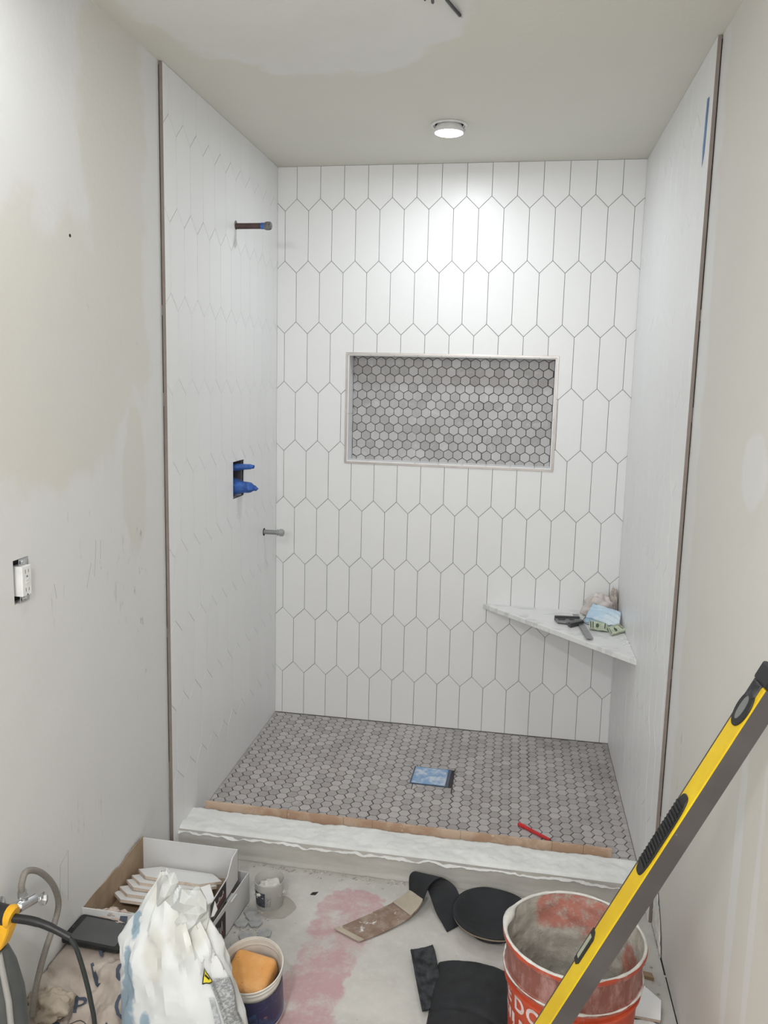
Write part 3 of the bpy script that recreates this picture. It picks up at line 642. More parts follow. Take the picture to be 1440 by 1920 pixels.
MB().quadbox([lvl(x3_ - .037, .040, -.002), lvl(x3_ - .028, .032, -.002), lvl(x3_ + .028, .032, -.002), lvl(x3_ + .037, .042, -.002), lvl(x3_ + .037, .056, -.002), lvl(x3_ - .037, .056, -.002)], bv * .004).build('centre_vial_frame', M_black, lv, bevel=.001)
lbox(MB(), x3_ - .024, x3_ + .026, .041, .050, -.0032, .002).build('centre_vial', plain('pale green vial', (.40, .43, .32), .15), lv)

# --- knee pads
M_foam = plain('black neoprene', (.012, .013, .016), .7, var=.25, bump=.15, bscale=200)
M_foamd = plain('dusty black neoprene', (.025, .027, .031), .75, var=.8, scale=45)
M_tan = plain('tan pad edge', (.33, .26, .19), .8)
t = NT('dusty brown suede strap'); c = t.mix(t.ramp(t.noise(20, 6, .7), .4, .65), (.24, .16, .12), (.36, .28, .23)); c = t.mix(t.ramp(t.noise(28, 5, .7), .60, .68), c, (.70, .68, .64)); M_suede = t.out(c, .9)
M_strapedge = plain('tan strap webbing', (.46, .40, .32), .85, var=.1)
def ribbon(pts, wid, name, mats, parent, thick=.003, n=10, split=None):
    P = catmull(pts, n); Wd = catmull(wid, n); mb = MB(); N = len(P)
    vs_ = []; fr = []
    for i in range(N):
        t_ = (P[min(i+1, N-1)] - P[max(i-1, 0)]).normalized(); w_ = Wd[i]; nn = t_.cross(w_).normalized() * thick / 2
        vs_ += [P[i] - w_/2 - nn, P[i] + w_/2 - nn, P[i] + w_/2 + nn, P[i] - w_/2 + nn]
    fs = []; mi = []
    for i in range(N - 1):
        for k in range(4): fs.append((i*4 + k, i*4 + (k+1) % 4, i*4 + 4 + (k+1) % 4, i*4 + 4 + k)); mi.append(k)
    fs += [(0, 1, 2, 3)[::-1], tuple((N-1)*4 + k for k in range(4))]; mi += [0, 0]
    mb.v = [tuple(v) for v in vs_]; mb.f = fs; mb.mi = [{0: 0, 2: 1, 1: 0, 3: 0}[k] for k in mi]
    return mb.build(name, mats, parent, bevel=.0008)
k1 = thing('knee_pad', 'black knee pad with brown dusty strap stretched out beside the curb', 'knee pad', (1.06, -1.33, FZ))
zf = FZ + .004
ribbon([(.683, -1.447, zf), (.74, -1.392, zf + .001), (.80, -1.325, zf + .004), (.832, -1.285, zf + .010), (.852, -1.262, zf + .028)],
       [(.082, -.040, 0), (.080, -.048, 0), (.070, -.060, .004), (.058, -.070, .012), (.05, -.070, .02)], 'strap', [M_suede, M_foam], k1, .004)
ribbon([(.678, -1.452, zf + .0028), (.690, -1.440, zf + .003)], [(.083, -.041, 0), (.083, -.041, 0)], 'strap_end_binding', [M_strapedge, M_strapedge], k1, .004)
ribbon([(.815, -1.308, zf + .010), (.838, -1.278, zf + .018), (.853, -1.262, zf + .033)], [(.066, -.064, .007), (.055, -.072, .014), (.049, -.070, .021)], 'strap_binding', [M_strapedge, M_strapedge], k1, .0022)
ribbon([(.852, -1.262, zf + .027), (.858, -1.225, zf + .058), (.885, -1.200, zf + .062), (.925, -1.225, zf + .040), (.955, -1.275, zf + .016), (.985, -1.312, zf + .010), (1.000, -1.330, zf + .004)],
       [(.050, -.070, .02), (.070, -.050, .010), (.080, -.020, .006), (.082, .020, .010), (.080, .035, .012), (.085, .06, .012), (.08, .08, .01)], 'strap', [M_foam, M_foam], k1, .005)
def padf(c, rx, ry, rot, lift, depth, seed, ex=2.0):
    ca, sa2 = math.cos(rot), math.sin(rot)
    def f(u, v):
        a = 2 * math.pi * u; r_ = v; cx_, sy_ = math.cos(a), math.sin(a)
        cx_ = math.copysign(abs(cx_) ** (2 / ex), cx_); sy_ = math.copysign(abs(sy_) ** (2 / ex), sy_); x, y = rx * r_ * cx_, ry * r_ * sy_
        z = lift + depth * (r_ ** 2.2) + .004 * r_ * noise.noise(Vector((x * 12, y * 12, seed)))
        if v > .97: z -= .006
        return (c[0] + ca * x - sa2 * y, c[1] + sa2 * x + ca * y, z)
    return f
def pad(c, rx, ry, rot, z0, depth, seed, parent, ex=2.0):
    MB().grid(padf(c, rx, ry, rot, z0 + .016, depth, seed, ex), 64, 16, closeu=True).build('pad_cup', M_foam, parent, smooth=True, solid=.004, angle=180)
    g2 = padf(c, rx * .985, ry * .985, rot, z0 + .0105, depth, seed, ex)
    MB().grid(g2, 64, 16, closeu=True).build('pad_shell', M_tan, parent, smooth=True, solid=.006, angle=180)
    g3 = padf(c, rx * .6, ry * .6, rot, z0 - .0045, .004, seed, ex); MB().grid(g3, 48, 10, closeu=True).build('pad_base', M_foamd, parent, smooth=True, solid=.012, angle=180)
pad((1.085, -1.320), .116, .122, .35, FZ + .007, .032, 2, k1)
k2 = thing('knee_pad', 'black knee pad with folded strap flap, left of the orange bucket', 'knee pad', (1.05, -1.66, FZ))
def p2(u, v):
    # outline: leading edge from the flap towards the bucket, body running towards the camera
    a = Vector((.952, -1.508, 0)).lerp(Vector((1.20, -1.545, 0)), u); b = Vector((.948, -1.90, 0)).lerp(Vector((1.120, -1.93, 0)), u); p = a.lerp(b, v)
    p.y += .018 * math.sin(math.pi * u) * (1 - v)
    e_ = min(u, 1 - u, v, 1 - v); z = FZ + .012 + .040 * math.sin(math.pi * min(1, max(0, u))) ** .6 * min(1, .35 + v * 2) + .003 * fbm((u * 5, v * 6, 1))
    z -= .010 * math.exp(-((v - .50 - .05 * u) / .03) ** 2)
    if e_ < .02: z = FZ + .003
    return (p.x, p.y, z)
MB().grid(p2, 50, 60).build('pad_body', M_foam, k2, smooth=True, solid=.004, angle=180)
def flap(u, v):
    a = Vector((.872, -1.500, 0)).lerp(Vector((.930, -1.468, 0)), u); b = Vector((.935, -1.715, 0)).lerp(Vector((.985, -1.66, 0)), u); p = a.lerp(b, v)
    z = FZ + .014 + .012 * abs(2 * u - 1) ** 2.5 * (1 - .5 * v) * min(1, v * 6 + .3) + .008 * (1 - v) ** 3 + .002 * fbm((u * 5, v * 7, 7))
    return (p.x, p.y, z)
MB().grid(flap, 24, 40).build('strap_flap', M_foamd, k2, smooth=True, solid=.005, angle=180)

# --- tile boxes
M_cardw = plain('white printed cardboard', (.66, .66, .66), .7, var=.05, scale=8); M_cardb = plain('brown cardboard', (.34, .245, .16), .9, var=.12, bump=.2)
M_lab = plain('black box label', (.018, .012, .014), .5); M_labr = plain('dark red label band', (.10, .012, .022), .5); M_cream = plain('pale scribble ink', (.60, .55, .50), .6)
def tilebox(name, label, x0, y0, x1, y1, z0, z1, cut, rot=0):
    loc = Vector((x0, y0, z0)); b = thing(name, label, 'box', tuple(loc), rotz=rot)
    w_, l_, h_ = x1 - x0, y0 - y1, z1 - z0; T = .003
    # local: x across, y from 0 (back) to -l (front)
    MB().box((0, -l_, 0), (w_, 0, T)).build('box_bottom', M_cardb, b, local=True)
    MB().box((T, -T, 0), (w_, 0, h_)).build('back_panel', M_cardw, b, local=True, bevel=.0006)
    MB().box((0, -l_, 0), (w_, -l_ + T, h_ * .98)).build('front_panel', M_cardw, b, local=True, bevel=.0006)
    lp = MB(); pts = [(0, 0), (0, h_ + .003)] + [(-l_ * k / 24, h_ + .0015 * math.sin(k * 7) - (.010 * math.exp(-((k - 9) / 1.6) ** 2) + .004 * (k > 9))) for k in range(1, 24)] + [(-l_ + T, h_ * .96), (-l_ + T, 0)]
    lp.quadbox([(0, y_, z_) for y_, z_ in pts], (T, 0, 0)); lp.build('side_panel', M_cardb, b, local=True)
    rp_ = MB(); rp_.quadbox([(w_, y_, z_) for y_, z_ in cut(l_, h_)], (-T, 0, 0)); rp = rp_.build('side_panel', [M_cardw], b, local=True)
    MB().quadbox([(w_ + .0004, y_, z_ + .0006) for y_, z_ in cut(l_, h_)][2:-1] or [(0, 0, 0)] * 3, (-.0030, 0, 0)) 
    return b, w_, l_, h_
def put_label(b, w_, ya, yb, za, zb):
    xw = w_ + .0006
    lb_ = MB().box((xw, yb, za), (xw + .0004, ya, zb)).build('printed_label', M_lab, b, local=True)
    MB().box((xw + .0005, yb + .01, za + .012), (xw + .0007, ya - .01, za + .026)).build('label_band', M_labr, lb_, local=True)
    k = MB(); L_ = ya - yb
    for i in range(7):
        y0_ = yb + L_ * (.2 + .09 * i); k.tube([(xw + .0009, y0_, za + .026), (xw + .0009, y0_ + .006, zb - .014 - .006 * (i % 3)), (xw + .0009, y0_ + .010, za + .030)], .0007, 5)
    k.build('label_script', M_cream, lb_, local=True)
cutA = lambda l_, h_: [(0, 0), (0, h_), (-.045, h_ - .002), (-.085, h_ * .62), (-.20, h_ * .60), (-.23, h_ * .72), (-l_, h_ * .70), (-l_, 0)]
ub, uw, ul, uh = tilebox('cardboard_box', 'white cardboard box holding white picket tiles, upper of the two by the left wall', .031, -1.405, .335, -1.755, .0585, .160, cutA, 0)
put_label(ub, uw, -.10, -.215, .006, uh * .60)
cutB = lambda l_, h_: [(0, 0), (0, h_), (-l_, h_), (-l_, 0)]
lb2, lw, ll, lh = tilebox('cardboard_box', 'white cardboard box on the floor under the box of picket tiles', .046, -1.338, .352, -1.69, FZ + .001, .0575, cutB, R(-3))
put_label(lb2, lw, -.175, -.30, .006, lh * .86)
MB().box((lw - .024, -.14, lh - .012), (lw + .004, -.10, lh - .008)).build('torn_flap', M_cardw, lb2, local=True)
# picket tiles in the upper box (long axis across), shingled down towards the camera
TW, TL_, TT = .1016, .262, .0085
def picket_mesh(L_=TL_):
    mb = MB(); P = [(-L_/2, 0), (-L_/2 + .048, -TW/2), (L_/2 - .048, -TW/2), (L_/2, 0), (L_/2 - .048, TW/2), (-L_/2 + .048, TW/2)]
    mb.quadbox([(a, b, 0) for a, b in P], (0, 0, TT), 1); mb.mi[-7] = 0
    return mb
def picket(loc, rot, label, group, L_=TL_):
    mb = picket_mesh(L_); mb.mi = [1] + [0] + [1] * 6
    o = mb.build('picket_tile', [M_tile, M_body], None, bevel=.0006); o.location = loc; o.rotation_euler = rot; tag(o, label, 'tile', group)
    return o
lab = ['topmost picket tile in the box, against the white back panel', 'second picket tile from the back in the fanned stack in the box', 'third picket tile from the back in the fanned stack in the box',
       'fourth picket tile from the back in the fanned stack in the box', 'fifth picket tile from the back in the fanned stack in the box', 'front picket tile of the fanned stack, behind the paper scraps']
for i in range(5):
    picket((.180 - .006 * i, -1.474 - .026 * i, .0885 - .002 * i), (R(-16), 0, R((-1, 1, -1.5, 1.5, 0)[i])), lab[i], 'picket tiles fanned in the cardboard box')
picket((.165, -1.690, .0700), (R(-4), 0, R(-5)), lab[5], None)
pc = picket((.296, -1.600, .1015), (R(24), R(-42), R(70)), 'short cut piece of white tile leaning at the right side of the box', None, .115)

# --- paper scraps and crumpled paper sack
t = NT('crumpled brown paper'); c = t.mix(t.ramp(t.noise(7, 5, .6), .35, .7), (.42, .35, .30), (.58, .51, .45)); t.bump(t.noise(18, 4, .6), .7, .006); M_paper = t.out(c, .85)
M_paper2 = plain('pinkish paper', (.58, .48, .42), .85, var=.12, bump=.5); M_inkb = plain('blue-grey print', (.07, .085, .12), .8, var=.3)
sk = thing('paper_sack', 'crumpled brown paper sack with dark print on the floor by the left wall', 'sack', (.2, -1.95, FZ))
def sackz(x, y):
    h = .085 + .070 / (1 + math.exp(-(y + 1.915) / .012)) + .045 * math.exp(-((x - .06) / .05) ** 2 - ((y + 1.97) / .06) ** 2) + .030 * fbm((x * 9, y * 9, 4)) + .020 * abs(noise.noise(Vector((x * 22, y * 15, 8)))) + .008 * fbm((x * 30, y * 30, 2))
    h += .020 * math.exp(-((x - .09) / .05) ** 2 - ((y + 1.90) / .05) ** 2)
    h -= .016 * math.exp(-((x - .15) / .08) ** 2 - ((y + 2.02) / .04) ** 2)
    return FZ + max(.004, h)
def sackf(u, v):
    y = -1.775 - .42 * v; x0 = LX(y, -.008); x = x0 + (.245 + .06 * max(0, 1 - v * 5)) * u
    e_ = min(1, (1 - u) / .16); e2 = min(1, v / .06); z = FZ + .003 + min(.152, sackz(x, y) + .004 - FZ) * (e_ ** .5) * (e2 ** .5) * min(1, (1 - v) / .06 + .02)
    return (x, y, z)
MB().grid(sackf, 90, 120).build('sack_paper', M_paper, sk, smooth=True, solid=.0012, angle=45)
lump('sack_fold', (.098, -2.005, FZ + .125), (.050, .040, .034), plain('tan crumpled paper', (.46, .39, .31), .85, bump=.6), sk, 14, .42, 60, 36, freq=1.3)
mb = MB(); random.seed(11)
def surf(x, y): return sackz(x, y) + .010
for ch, x, y, s_, an in (('P', .14, -1.99, .062, .4), ('O', .20, -1.91, .062, -.3), ('I', .17, -1.93, .058, .9), ('D', .11, -2.06, .062, .2), ('C', .235, -1.98, .062, .1), ('L', .21, -2.03, .058, -.5), ('F', .15, -1.88, .058, .7)):
    ca, sn = math.cos(an), math.sin(an)
    mesh_text('printed_letter', ch, s_, M_inkb, sk, lambda a, b: (x + ca * a - sn * b, y + sn * a + ca * b, surf(x + ca * a - sn * b, y + sn * a + ca * b)), .0010)
ps = thing('paper_scrap', 'pinkish torn paper scrap tucked between the tile box and the phone', 'paper', (.16, -1.76, .12))
MB().grid(lambda u, v: (.055 + .16 * u, -1.735 - .055 * v + .01 * math.sin(u * 5), .137 + .012 * math.sin(math.pi * u) + .010 * fbm((u * 6, v * 6, 3)) - .012 * v), 40, 16).build('scrap_sheet', M_paper2, ps, smooth=True, solid=.0008, angle=35)
MB().grid(lambda u, v: (.140 + .022 * u + .006 * v, -1.745 - .022 * v - .008 * u, .1525 - .006 * v), 8, 8).build('printed_mark', M_inkb, ps, smooth=True, solid=.0006)
lump('scrap_crumple', (.116, -1.744, .150), (.016, .012, .010), M_paper2, ps, 4, .5, 24, 14)

# --- phone
ph = thing('smartphone', 'large black smartphone lying on the paper sack in front of the tile box', 'phone', (.118, -1.812, .130), rot=(R(1.5), R(1), R(-2)))
def rrect(w_, l_, r_, n=6):
    out = []
    for cx_, cy_, a0 in ((w_ - r_, l_ - r_, 0), (-w_ + r_, l_ - r_, 90), (-w_ + r_, -l_ + r_, 180), (w_ - r_, -l_ + r_, 270)):
        for k in range(n + 1): a = R(a0 + 90 * k / n); out.append((cx_ + r_ * math.cos(a), cy_ + r_ * math.sin(a)))
    return out
MB().quadbox([(a, b, 0) for a, b in rrect(.082, .050, .010)], (0, 0, .012)).build('phone_case', M_black, ph, local=True, bevel=.002)
MB().quadbox([(a, b, .0121) for a, b in rrect(.064, .042, .003)], (0, 0, .0004)).build('screen', plain('dark glass screen', (.085, .085, .088), .3), ph, local=True)
MB().quadbox([(-.076 + .003 * math.cos(k * .8) * .5, .012 * (k in (1, 2)) - .006, .0122) for k in range(4)], (0, 0, .0001)).build('speaker_slot', plain('speaker mesh', (.10, .10, .10), .5), ph, local=True)

# --- white plastic sack of mortar
SC = Vector((.435, -2.03, FZ))
prof_l = [(FZ, .300, .590), (.05, .300, .592), (.164, .303, .582), (.22, .303, .563), (.266, .305, .548), (.33, .309, .532), (.362, .325, .512), (.399, .350, .490), (.425, .364, .470), (.452, .380, .446), (.470, .390, .428), (.484, .397, .416), (.492, .400, .412)]
def sackpt(u, v, off=0):
    z = prof_l[0][0] + (prof_l[-1][0] - prof_l[0][0]) * v
    for i in range(len(prof_l) - 1):
        if z <= prof_l[i+1][0] + 1e-9: break
    A, B = prof_l[i], prof_l[i+1]; k = (z - A[0]) / (B[0] - A[0]); x0 = A[1] + (B[1] - A[1]) * k; x1 = A[2] + (B[2] - A[2]) * k
    cx_, rx_ = (x0 + x1) / 2, (x1 - x0) / 2; ry_ = min(rx_ * .62, .088) * (1 - .35 * v)
    a = 2 * math.pi * u; ca, sn = math.cos(a), math.sin(a); sgn = lambda t_: math.copysign(abs(t_) ** .82, t_)
    d = Vector((ca, sn, v * 3))
    vd_ = noise.voronoi(Vector((ca * 1.5, sn * 1.5, v * 4.2 + 1)))[0]; f1 = (vd_[1] - vd_[0]) * 1.5 - .1; f2 = 1 - abs(noise.noise(Vector((ca * 4, sn * 4, v * 6)))) * 2
    amp = .09 + .30 * min(1, max(0, (v - .30) / .5)); rr = 1 + amp * (f1 - .35) * .8 + amp * .5 * (f2 - .4) + .012 * fbm((ca * 8, sn * 8, v * 14))
    rr = 1 + (rr - 1) * (.35 + .65 * abs(sn))          # the silhouette sides stay tight
    return Vector((cx_ + (rx_ * rr + off) * sgn(ca), SC.y + (ry_ * rr + off) * sgn(sn) - .02 * v, z + (.006 * fbm((ca * 3, sn * 3, v * 5)) if v > .1 else .004)))
t = NT('crinkled white plastic'); c = t.mix(t.ramp(t.noise(6, 4), .3, .7), (.66, .68, .68), (.78, .80, .80))
bl = t.patches([((-.095, -.05, .30), (.02, .2, .08)), ((-.105, -.07, .19), (.040, .2, .09)), ((-.085, -.1, .41), (.014, .2, .03)), ((-.05, -.1, .20), (.02, .2, .04))], 22, 1.5, .3); c = t.mix(t.math('MULTIPLY', bl, .8), c, (.20, .32, .42))
gy = t.patches([((.03, -.07, .42), (.05, .2, .06)), ((-.03, -.1, .08), (.05, .2, .05)), ((-.03, -.07, .36), (.03, .2, .08)), ((-.04, -.07, .50), (.03, .2, .05))], 14, 1.3, .5); c = t.mix(t.math('MULTIPLY', gy, .5), c, (.56, .53, .46))
t.bump(t.noise(13, 2, .4, dist=.6), .45, .012); t.b.inputs['Subsurface Weight'].default_value = 0; M_bagp = t.out(c, .32)
bg = thing('mortar_bag', 'tall crumpled white plastic bag of mortar in front of the white bucket', 'bag', tuple(SC))
MB().grid(lambda u, v: sackpt(u, v), 76, 60, closeu=True).build('bag_film', M_bagp, bg, smooth=True, angle=24)
def fold(c, r, seed, nu=11, nv=7):
    rn = random.Random(seed); c = Vector(c); J = {}
    def f(u, v):
        i_, j_ = round(u * nu) % nu, round(v * nv); k_ = 0 if j_ in (0, nv) else i_
        if (k_, j_) not in J: J[k_, j_] = (rn.uniform(.72, 1.22), rn.uniform(-.1, .1))
        q_, w_ = J[k_, j_]; a = 2 * math.pi * (u + w_ * .5); b = math.pi * (v - .5)
        return c + Vector((r[0] * math.cos(a) * math.cos(b), r[1] * math.sin(a) * math.cos(b), r[2] * math.sin(b))) * q_
    return MB().grid(f, nu, nv, closeu=True)
M_fold = NT('thin greyish plastic'); M_fold = M_fold.out(M_fold.mix(M_fold.ramp(M_fold.noise(18, 4), .4, .65), (.52, .53, .51), (.70, .72, .71)), .3)
fold((SC.x + .034, SC.y - .020, .408), (.045, .034, .052), 5).build('gathered_fold', M_fold, bg)
fold((SC.x - .020, SC.y - .022, .450), (.030, .024, .046), 8, 9, 6).build('gathered_fold', M_fold, bg)
def baglab(u0, u1, z0, z1, off):
    v0, v1 = [(z - prof_l[0][0]) / (prof_l[-1][0] - prof_l[0][0]) for z in (z0, z1)]
    return lambda a, b: sackpt(u0 + (u1 - u0) * a, v0 + (v1 - v0) * b, off)
t = NT('printed grey label'); c = t.mix(t.ramp(t.noise(120, 6, .8, stretch=(1, 1, 2)), .45, .6), (.23, .24, .25), (.50, .51, .52)); M_glab = t.out(c, .5)
MB().grid(baglab(.895, .985, .06, .272, .0050), 20, 40).build('printed_label', M_glab, bg, smooth=True, angle=180)
MB().grid(baglab(.868, .885, .10, .245, .0050), 6, 30).build('label_margin', plain('pale grey print', (.42, .44, .45), .5, var=.3, scale=120), bg, smooth=True, angle=180)
bf = baglab(.852, .912, .266, .310, .0050)
def tri(f_, s_, off):
    pts = [(.5, .95), (.06, .12), (.94, .12)]; c_ = Vector((.5, .4)); mb = MB(); N = 8
    P = [c_ + (Vector(p) - c_) * s_ for p in pts]; vs_ = []
    for i in range(N + 1):
        for j in range(N + 1 - i):
            k = N - i - j; w_ = P[0] * (i / N) + P[1] * (j / N) + P[2] * (k / N); vs_.append(f_(w_.x, w_.y))
    idx = {}; n_ = 0
    for i in range(N + 1):
        for j in range(N + 1 - i): idx[i, j] = n_; n_ += 1
    fs = []
    for i in range(N):
        for j in range(N - i):
            fs.append((idx[i, j], idx[i+1, j], idx[i, j+1]))
            if i + j < N - 1: fs.append((idx[i+1, j], idx[i+1, j+1], idx[i, j+1]))
    return MB().add(vs_, fs)
hz = tri(bf, 1.0, 0).build('hazard_triangle', M_black, bg)
tri(baglab(.852, .912, .266, .310, .0056), .76, 0).build('triangle_field', plain('yellow warning field', (.72, .62, .04), .5), hz)
MB().grid(lambda a, b: baglab(.852, .912, .266, .310, .0062)(.35 + .30 * b + .08 * a, .50 - .22 * b + .10 * a), 4, 8).build('warning_mark', M_black, hz)

# --- white bucket with sponge
WH = .172
wbk = thing('bucket', 'small white plastic bucket with dark blue label holding an orange sponge', 'bucket', (.533, -1.800, FZ + .0205), rot=(R(17), 0, 0))
M_wb = plain('dirty white bucket plastic', (.70, .67, .62), .45, var=.12, scale=14, bump=.2)
WS = 1.05
mb = MB(); mb.lathe([(r_ * WS, z_) for r_, z_ in [(.058, 0), (.060, .003), (.0660, .134), (.0675, .136), (.0675, .140), (.0665, .142), (.0670, .151), (.0700, .153), (.0700, .156), (.0675, .158), (.0690, .166), (.0725, .168), (.0730, WH - .001), (.0712, WH), (.0700, WH - .002), (.0632, .12), (.0582, .02), (.001, .012)]], (0, 0, 0), 64); mb.build('bucket_body', M_wb, wbk, smooth=True, angle=40, local=True)
t = NT('dark blue bucket label'); c = t.mix(t.ramp(t.noise(24, 5, .6, dist=1), .5, .62), (.012, .016, .075), (.03, .07, .18)); c = t.mix(t.ramp(t.noise(30, 5, .6, dist=1), .64, .68), c, (.28, .12, .14)); M_blab = t.out(c, .35)
MB().grid(lambda u, v: Vector(((.0605 + .0057 * v + .0010) * WS * math.cos(R(190 + 190 * u)), (.0605 + .0057 * v + .0010) * WS * math.sin(R(190 + 190 * u)), .012 + .116 * v)), 48, 6).build('paper_label', M_blab, wbk, smooth=True, angle=180, local=True)
t = NT('orange sponge'); vo = t.node('ShaderNodeTexVoronoi'); vo.inputs['Scale'].default_value = 260; t.L(t.co(), vo.inputs['Vector']); c = t.mix(t.ramp(t.noise(12, 4), .35, .7), (.72, .34, .10), (.80, .44, .18)); c = t.mix(t.ramp(t.noise(130, 4, .7), .66, .72), c, (.40, .17, .06)); t.bump(vo.outputs['Distance'], .5, .002); M_sp = t.out(c, .95)
q = Matrix.Translation((.533, -1.800, FZ + .0205)) @ Matrix.Rotation(R(17), 4, 'X') @ Matrix.Translation((-.004, -.002, .127)) @ Matrix.Rotation(R(-8), 4, 'Z') @ Matrix.Rotation(R(6), 4, 'X')
sp = MB().box((-.058, -.048, -.026), (.052, .050, .028)).build('sponge', M_sp, None, local=True); tag(sp, 'orange grout sponge sitting in the small white bucket', 'sponge'); sp.matrix_world = q
md = sp.modifiers.new('b', 'BEVEL'); md.width = .016; md.segments = 6
for p in sp.data.polygons: p.use_smooth = True

# --- translucent tub with white lumps
TC = Vector((.415, -1.352, FZ))
tb_ = thing('plastic_tub', 'small cloudy plastic tub with white residue beside the boxes', 'tub', tuple(TC))
t = NT('cloudy plastic'); M_cl = t.out((.82, .81, .77), .35); t.b.inputs['Transmission Weight'].default_value = .6; t.b.inputs['Roughness'].default_value = .4
mb = MB(); mb.lathe([(.038, 0), (.040, .002), (.0445, .078), (.0465, .080), (.0465, .084), (.0445, .085), (.0430, .078), (.0385, .004), (.001, .004)], TC, 48); mb.build('tub_body', M_cl, tb_, smooth=True, angle=40)
lump('residue', TC + Vector((0, 0, .048)), (.036, .036, .020), M_mort, tb_, 12, .5, 40, 20)
MB().grid(lambda u, v: TC + Vector(((.0410 + .003 * v) * math.cos(R(215 + 55 * u)), (.0410 + .003 * v) * math.sin(R(215 + 55 * u)), .014 + .046 * v)), 16, 4).build('dark_label', plain('dark printed label', (.06, .065, .08), .5, var=.8, scale=200), tb_, smooth=True)
MB().grid(lambda u, v: TC + Vector(((.0412 + .003 * v) * math.cos(R(272 + 22 * u)), (.0412 + .003 * v) * math.sin(R(272 + 22 * u)), .016 + .030 * v)), 12, 4).build('small_print', plain('barcode print', (.35, .34, .33), .6, var=.6, scale=300), tb_, smooth=True)
mb = MB(); mb.grid(lambda u, v: (TC.x + .026 + (.058 + .014 * noise.noise(Vector((math.cos(6.283 * u) * 2, math.sin(6.283 * u) * 2, 0)))) * v * math.cos(6.283 * u), TC.y - .010 + (.058 + .012 * noise.noise(Vector((math.cos(6.283 * u) * 2, math.sin(6.283 * u) * 2, 5)))) * v * math.sin(6.283 * u), FZ + .0008 + .003 * (1 - v)), 36, 6, closeu=True)
tag(mb.build('mortar_smear', plain('damp grey smear', (.40, .37, .33), .7, bump=.5), smooth=True), 'damp grey mortar smear on the floor around the plastic tub', 'smear')

# --- loose hexagons and crumbs
M_hexl = plain('loose grey hexagon', (.36, .36, .36), .6, var=.12, scale=60)
HX = [(.376, -1.408, 10, 0), (.405, -1.452, 15, 0), (.446, -1.492, 40, 0), (.398, -1.515, 5, 0), (.366, -1.462, 22, 0), (.432, -1.540, 50, 0), (.388, -1.430, 33, 9)]
HL = ['loose grey hexagon tile nearest the plastic tub', 'loose grey hexagon tile in the middle of the cluster beside the boxes', 'loose grey hexagon tile furthest right of the cluster beside the boxes', 'loose grey hexagon tile just behind the white bucket rim',
      'loose grey hexagon tile touching the side of the lower box', 'loose grey hexagon tile between the lower box and the white bucket', 'loose grey hexagon tile at the outer back side of the cluster']
mb = MB(); mb.quadbox([(.022 * math.cos(k * math.pi / 3), .022 * math.sin(k * math.pi / 3), 0) for k in range(6)], (0, 0, .0065)); h0 = mb.build('hexagon_tile', M_hexl, bevel=.0008)
for i, (x, y, a, tl) in enumerate(HX):
    o = h0 if i == 0 else link_copy(h0); o.location = (x, y, FZ + .0005 + (.003 if tl else 0)); o.rotation_euler = (R(tl), R(tl * 1.5), R(a)); tag(o, HL[i], 'tile', 'loose hexagon tiles on the floor')
random.seed(21); mb = MB()
def crumb(x, y, s_):
    pts = [Vector((x + s_ * random.uniform(.6, 1.2) * math.cos(k * 1.256), y + s_ * random.uniform(.6, 1.2) * math.sin(k * 1.256), FZ)) for k in range(5)]
    mb.quadbox(pts, (random.uniform(-.3, .3) * s_, random.uniform(-.3, .3) * s_, s_ * random.uniform(.5, 1.1)))
for i in range(90): crumb(.385 + random.gauss(0, .030), -1.46 + random.gauss(0, .045), random.uniform(.001, .0045))
for i in range(150): x = random.uniform(.30, 1.1); crumb(x, CF - .010 - abs(random.gauss(0, .018)), random.uniform(.001, .005))
for i in range(60): crumb(random.uniform(.5, 1.5), random.uniform(-1.9, -1.2), random.uniform(.0008, .002))
for i in range(60): crumb(1.50 + random.gauss(0, .03), random.uniform(-1.7, -1.2), random.uniform(.001, .005))
o = mb.build('mortar_crumbs', plain('pale crumbs', (.52, .50, .46), .9, var=.3, scale=80)); tag(o, 'scattered pale mortar crumbs along the curb and floor', 'crumbs'); o['kind'] = 'stuff'
mb = MB(); prism(mb, [(.528, -1.268), (.545, -1.262), (.540, -1.279), (.524, -1.281)], FZ + .0006, FZ + .002); tag(mb.build('tape_scrap', M_black), 'tiny black scrap on the floor right of the plastic tub', 'scrap')

# --- loose pickets beyond the bucket
a = picket((1.442, -1.515, FZ + .0105), (R(3), 0, R(-52)), 'loose white tile on the floor right of the orange bucket, farther one', None)
b = picket((1.425, -1.675, FZ + .001), (0, 0, R(10)), 'loose white tile on the floor right of the orange bucket, nearer one', None)
mb = MB(); prism(mb, [(1.480, -1.425), (1.525, -1.432), (1.528, -1.452), (1.488, -1.444)], FZ + .0004, FZ + .010); tag(mb.build('wood_shim', plain('brown wood sliver', (.30, .20, .12), .8)), 'brown sliver of wood on the floor at the right wall', 'shim')

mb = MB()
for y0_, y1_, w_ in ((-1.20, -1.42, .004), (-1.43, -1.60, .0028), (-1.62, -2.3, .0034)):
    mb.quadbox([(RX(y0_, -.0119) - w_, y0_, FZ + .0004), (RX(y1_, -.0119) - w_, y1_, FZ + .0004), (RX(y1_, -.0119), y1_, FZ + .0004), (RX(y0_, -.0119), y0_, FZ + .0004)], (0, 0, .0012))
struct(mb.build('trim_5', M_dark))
def flake(u, v):
    y = -1.205 - .15 * u; z = FZ + .004 + .16 * (1 - u) ** .6 * v + .010 * fbm((u * 9, v * 6, 2)) * (1 - v) ; return (RX(y, -.0105) - .002 - .004 * abs(fbm((u * 6, v * 8, 5))), y, max(FZ + .002, z))
MB().grid(flake, 30, 20).build('loose_compound', M_mort, wr, smooth=True, solid=.001, angle=40)

